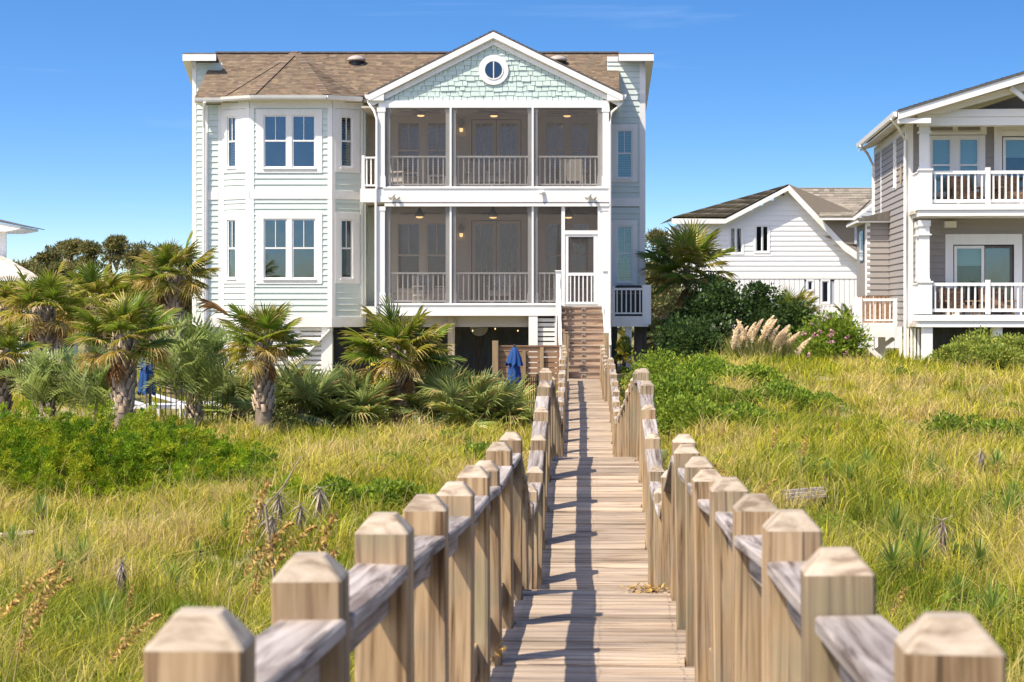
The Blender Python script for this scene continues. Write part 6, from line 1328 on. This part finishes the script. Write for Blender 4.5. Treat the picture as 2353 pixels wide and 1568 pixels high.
# low green herbs in patches between the tussocks
rg = np.random.default_rng(655); Q, D, K = [], [], []
for k in range(150):
    y = 1 / rg.uniform(1 / 48, 1 / 12); x = y * rg.uniform(-.32, .33)
    if abs(x - float(XB(y))) < 1.0 or (y > 40 and x < 0): continue
    n = int(rg.uniform(160, 520)); r_ = rg.uniform(.14, .38); a = rg.uniform(0, 6.28, n); rr = r_ * np.sqrt(rg.random(n)); xx, yy = x + rr * np.cos(a) * 1.4, y + rr * np.sin(a); zz = G(xx, yy) + rg.random(n) * .24 * (1 - (rr / r_) ** 2) * (r_ / .3) + .05
    Q.append(np.stack([xx, yy, zz], 1)); D.append(rdirs(n, rg, .5)); K.append(pick(((.07, .12, .012), (.10, .15, .014), (.14, .18, .02)), 1, rg, .3).repeat(n, 0))
q = np.concatenate(Q); n = len(q); V, T, C = quads(q, np.concatenate(D), rdirs(n, rg), rg.uniform(.04, .09, n), .013, np.clip(np.concatenate(K) * rg.uniform(.7, 1.3, (n, 1)), 0, 1))
tag(link('dune_herbs', npmesh('dune_herbs', V, T, C, M['needle'])), 'low dark green herb patches scattered through the dune grass', 'herbs', kind='stuff')
# meadow behind the palms and around the houses
def mead(x, y, rg): return np.ones_like(x, bool)
rg = np.random.default_rng(640); n = 30000; yy = rg.uniform(48, 100, n); xx = yy * rg.uniform(-.32, .34, n); k = ~((xx > -11) & (xx < 4.5) & (yy > 60) & (yy < 75)) & (np.abs(xx - XB(np.clip(yy, 0, 58))) > .8); xx, yy = xx[k], yy[k]; n = len(xx)
V, T, C = quads(np.stack([xx, yy, G(xx, yy) - .02], 1), rdirs(n, rg) * [.5, .5, .2] + [0, 0, 1], rdirs(n, rg), rg.uniform(.15, .4, n), .02, pick(GC[:4], n, rg, .25))
tag(link('meadow_grass', npmesh('meadow_grass', V, T, C, M['grass'])), 'green yellow grass of the yard and meadow behind the palms', 'grass', kind='stuff')

# ------------------------------------------------------------------ yuccas, sea oats and other single plants of the dune
def yuccamesh(seed, n, L, cols, droop=0.0, mat='leaf'):
    rg = np.random.default_rng(seed); V, T, C = [], [], []
    for k in range(n):
        a = k * 2.39996; el = 1.4 - 1.25 * (k / n) ** .8 - droop * (1.2 + k / n); el = max(el, -1.35); l = L * rg.uniform(.75, 1.1); d = np.array((math.cos(a) * math.cos(el), math.sin(a) * math.cos(el), math.sin(el))); s = np.array((-math.sin(a), math.cos(a), 0)); w = .016; c = np.asarray(cols[rg.integers(len(cols))]) * rg.uniform(.8, 1.2); b = len(V)
        o_ = np.array((0, 0, .05 + .12 * (1 - k / n))); p1 = o_ + d * l * .5; p2 = o_ + d * l + np.array((0, 0, -.06 * l)); V += [o_ - s * w, o_ + s * w, p1 - s * w * .9, p1 + s * w * .9, p2]; C += [c, c, c, c * 1.05, c * 1.2]; T += [(b, b + 1, b + 3), (b, b + 3, b + 2), (b + 2, b + 3, b + 4)]
    return npmesh('rosette', np.array(V), np.array(T), np.clip(np.array(C), 0, 1), M[mat])
YU = [yuccamesh(701 + i, 46, (.46, .38, .52)[i], ((.11, .155, .025), (.14, .18, .03), (.09, .13, .022))) for i in range(3)]
YD = [yuccamesh(711 + i, 60, .40, ((.34, .29, .24), (.27, .22, .18), (.20, .16, .12)), .95, 'dry') for i in range(2)]
def ground_d(x, y):
    """distance at which the ray of a picture point meets the ground"""
    for d_ in np.arange(9, 58, .1):
        if pz(y, d_) <= float(G(px(x, d_), d_)): return float(d_)
    return 57.0
ystem = MB().tube([(0, 0, -.1), (0, 0, .4)], [.05, .04], 7).mesh('stem', M['bark'])
for i, (x, y, s) in enumerate(((92, 1215, 1.0), (140, 1375, 1.3), (190, 1330, .9), (520, 1250, .8), (395, 1385, .9), (655, 1165, 1.0), (700, 1180, .8), (455, 1300, .6), (1990, 1100, .9), (1845, 1110, .8), (1900, 1120, .8), (1950, 1125, .7), (2060, 1270, 1.2), (2050, 1360, 1.2), (2110, 1330, 1.1), (2290, 1110, 1.1), (2320, 1220, 1.2), (2250, 1340, .9), (2280, 1480, 1.0), (1880, 1090, .6), (2140, 1110, .8), (2165, 1125, .8), (2330, 1180, .9), (240, 1480, .8), (30, 1290, .9), (560, 1180, .6), (1080, 1060, .7), (2200, 1420, .8))):
    d_ = ground_d(x, y); X = px(x, d_); z = float(G(X, d_)); t = thing('yucca', (X, d_, z), 'small spiky green yucca growing in the dune grass', 'yucca', 'yuccas in the dune grass'); s *= .68; link('rosette', YU[i % 3], t, (X, d_, z + .10), (0, 0, i * 1.7), (s, s, s))
    link('stem', ystem, t, (X, d_, z - .25))
for i, (x, y, s) in enumerate(((600, 1250, .9), (640, 1235, 1.0), (690, 1260, .9), (735, 1215, 1.0), (625, 1290, 1.0), (2165, 1310, .9), (2255, 1110, .7), (280, 1400, .6))):
    d_ = ground_d(x, y); X = px(x, d_); z = float(G(X, d_)); t = thing('dead_yucca', (X, d_, z), 'grey dead yucca with hanging bleached leaves', 'yucca', 'dead yuccas in the dune grass'); link('rosette', YD[i % 2], t, (X, d_, z + .34), (0, 0, i * 1.3), (s * .62, s * .62, s * .9)); link('stem', ystem, t, (X, d_, z - .1))
def oatmesh(seed, H=1.25, head=.34, bend=.25, fat=1.0):
    rg = np.random.default_rng(seed); V, T, C = [], [], []; pts = []
    for i in range(15):
        t = i / 14; pts.append(np.array((bend * H * t ** 2.4, 0, H * (t - .10 * t ** 4))))
    for i in range(14):
        w = .0045 * (1 - .5 * i / 14); b = len(V)
        for p in (pts[i], pts[i + 1]): V += [p + [-w, -w, 0], p + [w, -w * .2, 0], p + [0, w, 0]]; C += [np.array((.50, .40, .18))] * 3
        T += [(b, b + 1, b + 4), (b, b + 4, b + 3), (b + 1, b + 2, b + 5), (b + 1, b + 5, b + 4), (b + 2, b, b + 3), (b + 2, b + 3, b + 5)]
    n = 150
    for k in range(n):
        f = 1 - head + head * (k / n); i = min(13, int(f * 14)); p = pts[i] + (pts[i + 1] - pts[i]) * (f * 14 - i); a = rg.uniform(0, 6.28); l = rg.uniform(.022, .036) * fat; w = .0062 * fat; d = np.array((math.cos(a) * .6 + .35, math.sin(a) * .5, rg.uniform(-.9, .3))); d /= np.linalg.norm(d); off = np.array((math.cos(a), math.sin(a), 0)) * rg.uniform(.0, .034) * fat * math.sin(math.pi * min(1, k / n + .15)) + [.02, 0, -.02]; s = np.cross(d, rdirs(1, rg)[0]); s /= np.linalg.norm(s); c = np.asarray(((.40, .26, .08), (.46, .31, .11), (.28, .17, .05))[rg.integers(3)]) * rg.uniform(.8, 1.2); b = len(V); q = p + off
        V += [q, q + d * l * .5 + s * w, q + d * l, q + d * l * .5 - s * w]; C += [c] * 4; T += [(b, b + 1, b + 2), (b, b + 2, b + 3)]
    return npmesh('stalk', np.array(V), np.array(T), np.clip(np.array(C), 0, 1), M['dry'])
OAT = [oatmesh(801, 1.0, .32, .22), oatmesh(802, 1.0, .28, .45), oatmesh(803, 1.0, .34, .08)]
# (x of head, y of head, distance, lean to left or right, height of stalk)
for i, (x, y, d_, az, v) in enumerate(((130, 1240, 12.5, .3, 0), (105, 1265, 12.2, .2, 1), (150, 1290, 12.8, .1, 1), (85, 1350, 12.0, .4, 0), (335, 1380, 11.5, .5, 1), (640, 1045, 14.5, .2, 0), (690, 1150, 13.5, .4, 1), (735, 1160, 14.0, .2, 1), (640, 1180, 13.2, .5, 0), (795, 1110, 11.8, .3, 0), (780, 1200, 11.6, .2, 0), (300, 1345, 16, .3, 2), (1780, 960, 26, .1, 2), (1850, 985, 25, .2, 2), (1865, 870, 40, .1, 2), (1925, 950, 30, .3, 2), (2105, 1050, 24, .2, 2), (1780, 1080, 20, .2, 1), (1650, 1045, 21, 2.6, 1), (2080, 1330, 15, .2, 0), (2290, 1060, 24, .1, 2), (2200, 1070, 23, .1, 2), (1660, 960, 30, .1, 2))):
    X = px(x, d_); zt = pz(y, d_); zg = float(G(X, d_)); H = max(.7, zt - zg + .08); me = OAT[v]; bend = (.22, .45, .08)[v]; ca = math.cos(az); t = thing('sea_oats', (X - bend * H * ca, d_, zg - .05), 'tall tan sea oats stalk with drooping seed head above the grass', 'sea oats', 'sea oats stalks')
    link('stalk', me, t, (X - bend * H * ca, d_, zg - .05), (0, 0, az), (min(H, 1.3), min(H, 1.3), H))
# sea oats head poking through the left railing over the deck
so = thing('sea_oats', (px(1060, 9.3), 9.3, E - 2.4), 'golden sea oats head bending through the left hand railing over the deck', 'sea oats'); link('stalk', oatmesh(805, 1.0, .42, .75, 1.15), so, (px(1165, 9.3) - .33, 9.3, E - 2.45), (0, 0, .1), (.42, .42, 1.03))
# pampas grass
pg = thing('pampas_grass', (px(1745, 58), 58, float(G(px(1745, 58), 58))), 'clump of pampas grass with fluffy cream plumes', 'ornamental grass'); rg = np.random.default_rng(900); zg = float(G(px(1745, 58), 58))
def plume(seed):
    r_ = np.random.default_rng(seed); n = 420; t = r_.random(n) ** .8; bend = .38 * t ** 2.2; c = np.stack([bend, np.zeros(n), .85 * t - .06 * t ** 3], 1); d = np.stack([np.full(n, .5) + .5 * t, r_.normal(size=n) * .5, .55 - .9 * t], 1) + r_.normal(size=(n, 3)) * .35; L = .17 * np.sin(np.pi * np.clip(.15 + t * .85, 0, .97)) ** .6 + .03
    return npmesh('plume', *quads(c, d, rdirs(n, r_), L, .008, pick(((.70, .56, .36), (.76, .64, .46), (.62, .47, .29), (.78, .68, .52)), n, r_, .15)), M['dry'])
PLM = [plume(910 + i) for i in range(4)]
for i in range(30):
    f = (i + .5) / 30; a = -1.0 + 2.0 * ((i * .618) % 1); x = px(1745, 58) + a * .62 + rg.normal() * .05; y = 58 + rg.uniform(-.5, .5); H = 1.0 + rg.uniform(-.15, .25) - .38 * abs(a) ** 2; ln = a * .38 + .10
    top_ = Vector((x + ln * .7, y, zg + H - .35)); m = MB(); m.tube([(px(1745, 58) + a * .25, y, zg - .05), ((x + top_.x) / 2 - .1 * ln, y, zg + H * .5), tuple(top_)], [.008, .006, .004], 4); m.build('stem', M['dry'] if False else M['pile'], pg)
    az = rg.normal() * .5 + (0 if a > -.35 else rg.choice([0, .3, 2.6])); s = rg.uniform(.62, .85); link('plume', PLM[i % 4], pg, top_ - Vector((0, 0, .08)), (0, ln * .5, az), (s, s, s))
n = 2400; rgp = np.random.default_rng(901); a = rgp.uniform(-.7, .7, n); b = np.stack([px(1745, 58) + a, 58 + rgp.normal(size=n) * .25, np.full(n, zg - .03)], 1); dd = np.stack([a * .6 + rgp.normal(size=n) * .2, rgp.normal(size=n) * .2, np.ones(n)], 1)
link('leaves', npmesh('leaves', *quads(b, dd, rdirs(n, rgp), rgp.uniform(.4, .95, n), .008, pick(((.22, .24, .06), (.30, .27, .09), (.14, .17, .04)), n, rgp, .2)), M['grass']), pg)
# prickly pear pads beside the right rail
for i, (x, y, d_) in enumerate(((1585, 1010, 27), (1518, 965, 33))):
    X = px(x, d_); zg = float(G(X, d_)); t = thing('prickly_pear', (X, d_, zg), 'prickly pear cactus with flat oval pads beside the right hand rail', 'cactus', 'prickly pears by the rail'); zt = pz(y - 15, d_)
    for k, (ox, h0, hh, tl) in enumerate(((0, 0, .35, 0), (.05, .3, .34, .3), (-.06, .3, .30, -.35), (.12, .58, .28, .2))):
        sc = min(.62, max(.45, (zt - zg) / .85)); m = MB(); m.lathe((0, 0, 0), [(.02, 0), (.08, .06), (.11, .17), (.09, .27), (.03, .33)], 14).tube([(0, 0, .0), (0, 0, .05)], .02, 5); me = m.mesh('pad', M['pad'] if 'pad' in M else M.setdefault('pad', paint('cactus_skin', (.16, .20, .06), .5, .4, (.25, .22, .06), (6, 6, 6)))) ; link('pad', me, t, (X + ox * sc, d_, zg + h0 * sc - .02), (0, tl, k), (sc, sc * .22, sc * hh / .33))
# driftwood and a dropped board in the grass
d_ = ground_d(30, 1265); c = P(30, 1262, d_); lg = thing('fallen_log', (c.x, d_, float(G(c.x, d_))), 'grey fallen log lying in the grass at the picture edge', 'log'); MB().tube([(c.x - .5, d_ + .05, float(G(c.x - .5, d_)) + .12), (c.x, d_, float(G(c.x, d_)) + .16), (c.x + .28, d_, float(G(c.x + .28, d_)) + .2)], [.05, .045, .03], 8).build('log', M['pile'], lg)
d_ = ground_d(1850, 1175); c = P(1850, 1170, d_); bd = thing('old_boards', (c.x, d_, float(G(c.x, d_))), 'pale weathered scrap boards lying in the grass beside the right hand rail', 'boards')
for k in range(3): MB().beam((c.x - .25, d_ + k * .09, float(G(c.x, d_)) + .13 + k * .035), (c.x + .25, d_ + k * .09 + .03, float(G(c.x, d_)) + .17 + k * .035), .075, .03).build('board', M['rail'], bd)
d_ = 15.0; br = thing('dead_branch', (px(650, 15), 15, float(G(px(650, 15), 15))), 'bare grey forked branch standing among the dead yuccas', 'branch'); b0 = Vector((px(660, 15.2), 15.2, float(G(px(660, 15.2), 15.2)) - .05)); MB().tube([b0, P(610, 1165, 15.1), P(650, 1120, 15.0), P(692, 1050, 14.9)], [.016, .012, .008, .004], 6).build('limb', M['pile'], br)
# fallen leaves on the deck at the step edge
rg = np.random.default_rng(950); n = 90; x = float(XB(12.9)) + .30 + rg.normal(size=n) * .07; y = 12.85 + rg.normal(size=n) * .03; z = DECK(y) + .008 + rg.random(n) * .03
tag(link('leaf_litter', npmesh('leaf_litter', *quads(np.stack([x, y, z], 1), rdirs(n, rg) * [1, 1, .3], np.tile([[0., 0., 1.]], (n, 1)), .05, .009, pick(((.42, .26, .05), (.5, .33, .08), (.36, .2, .05)), n, rg, .2)), M['dry'])), 'small heap of golden leaf litter on the deck edge', 'litter', kind='stuff')
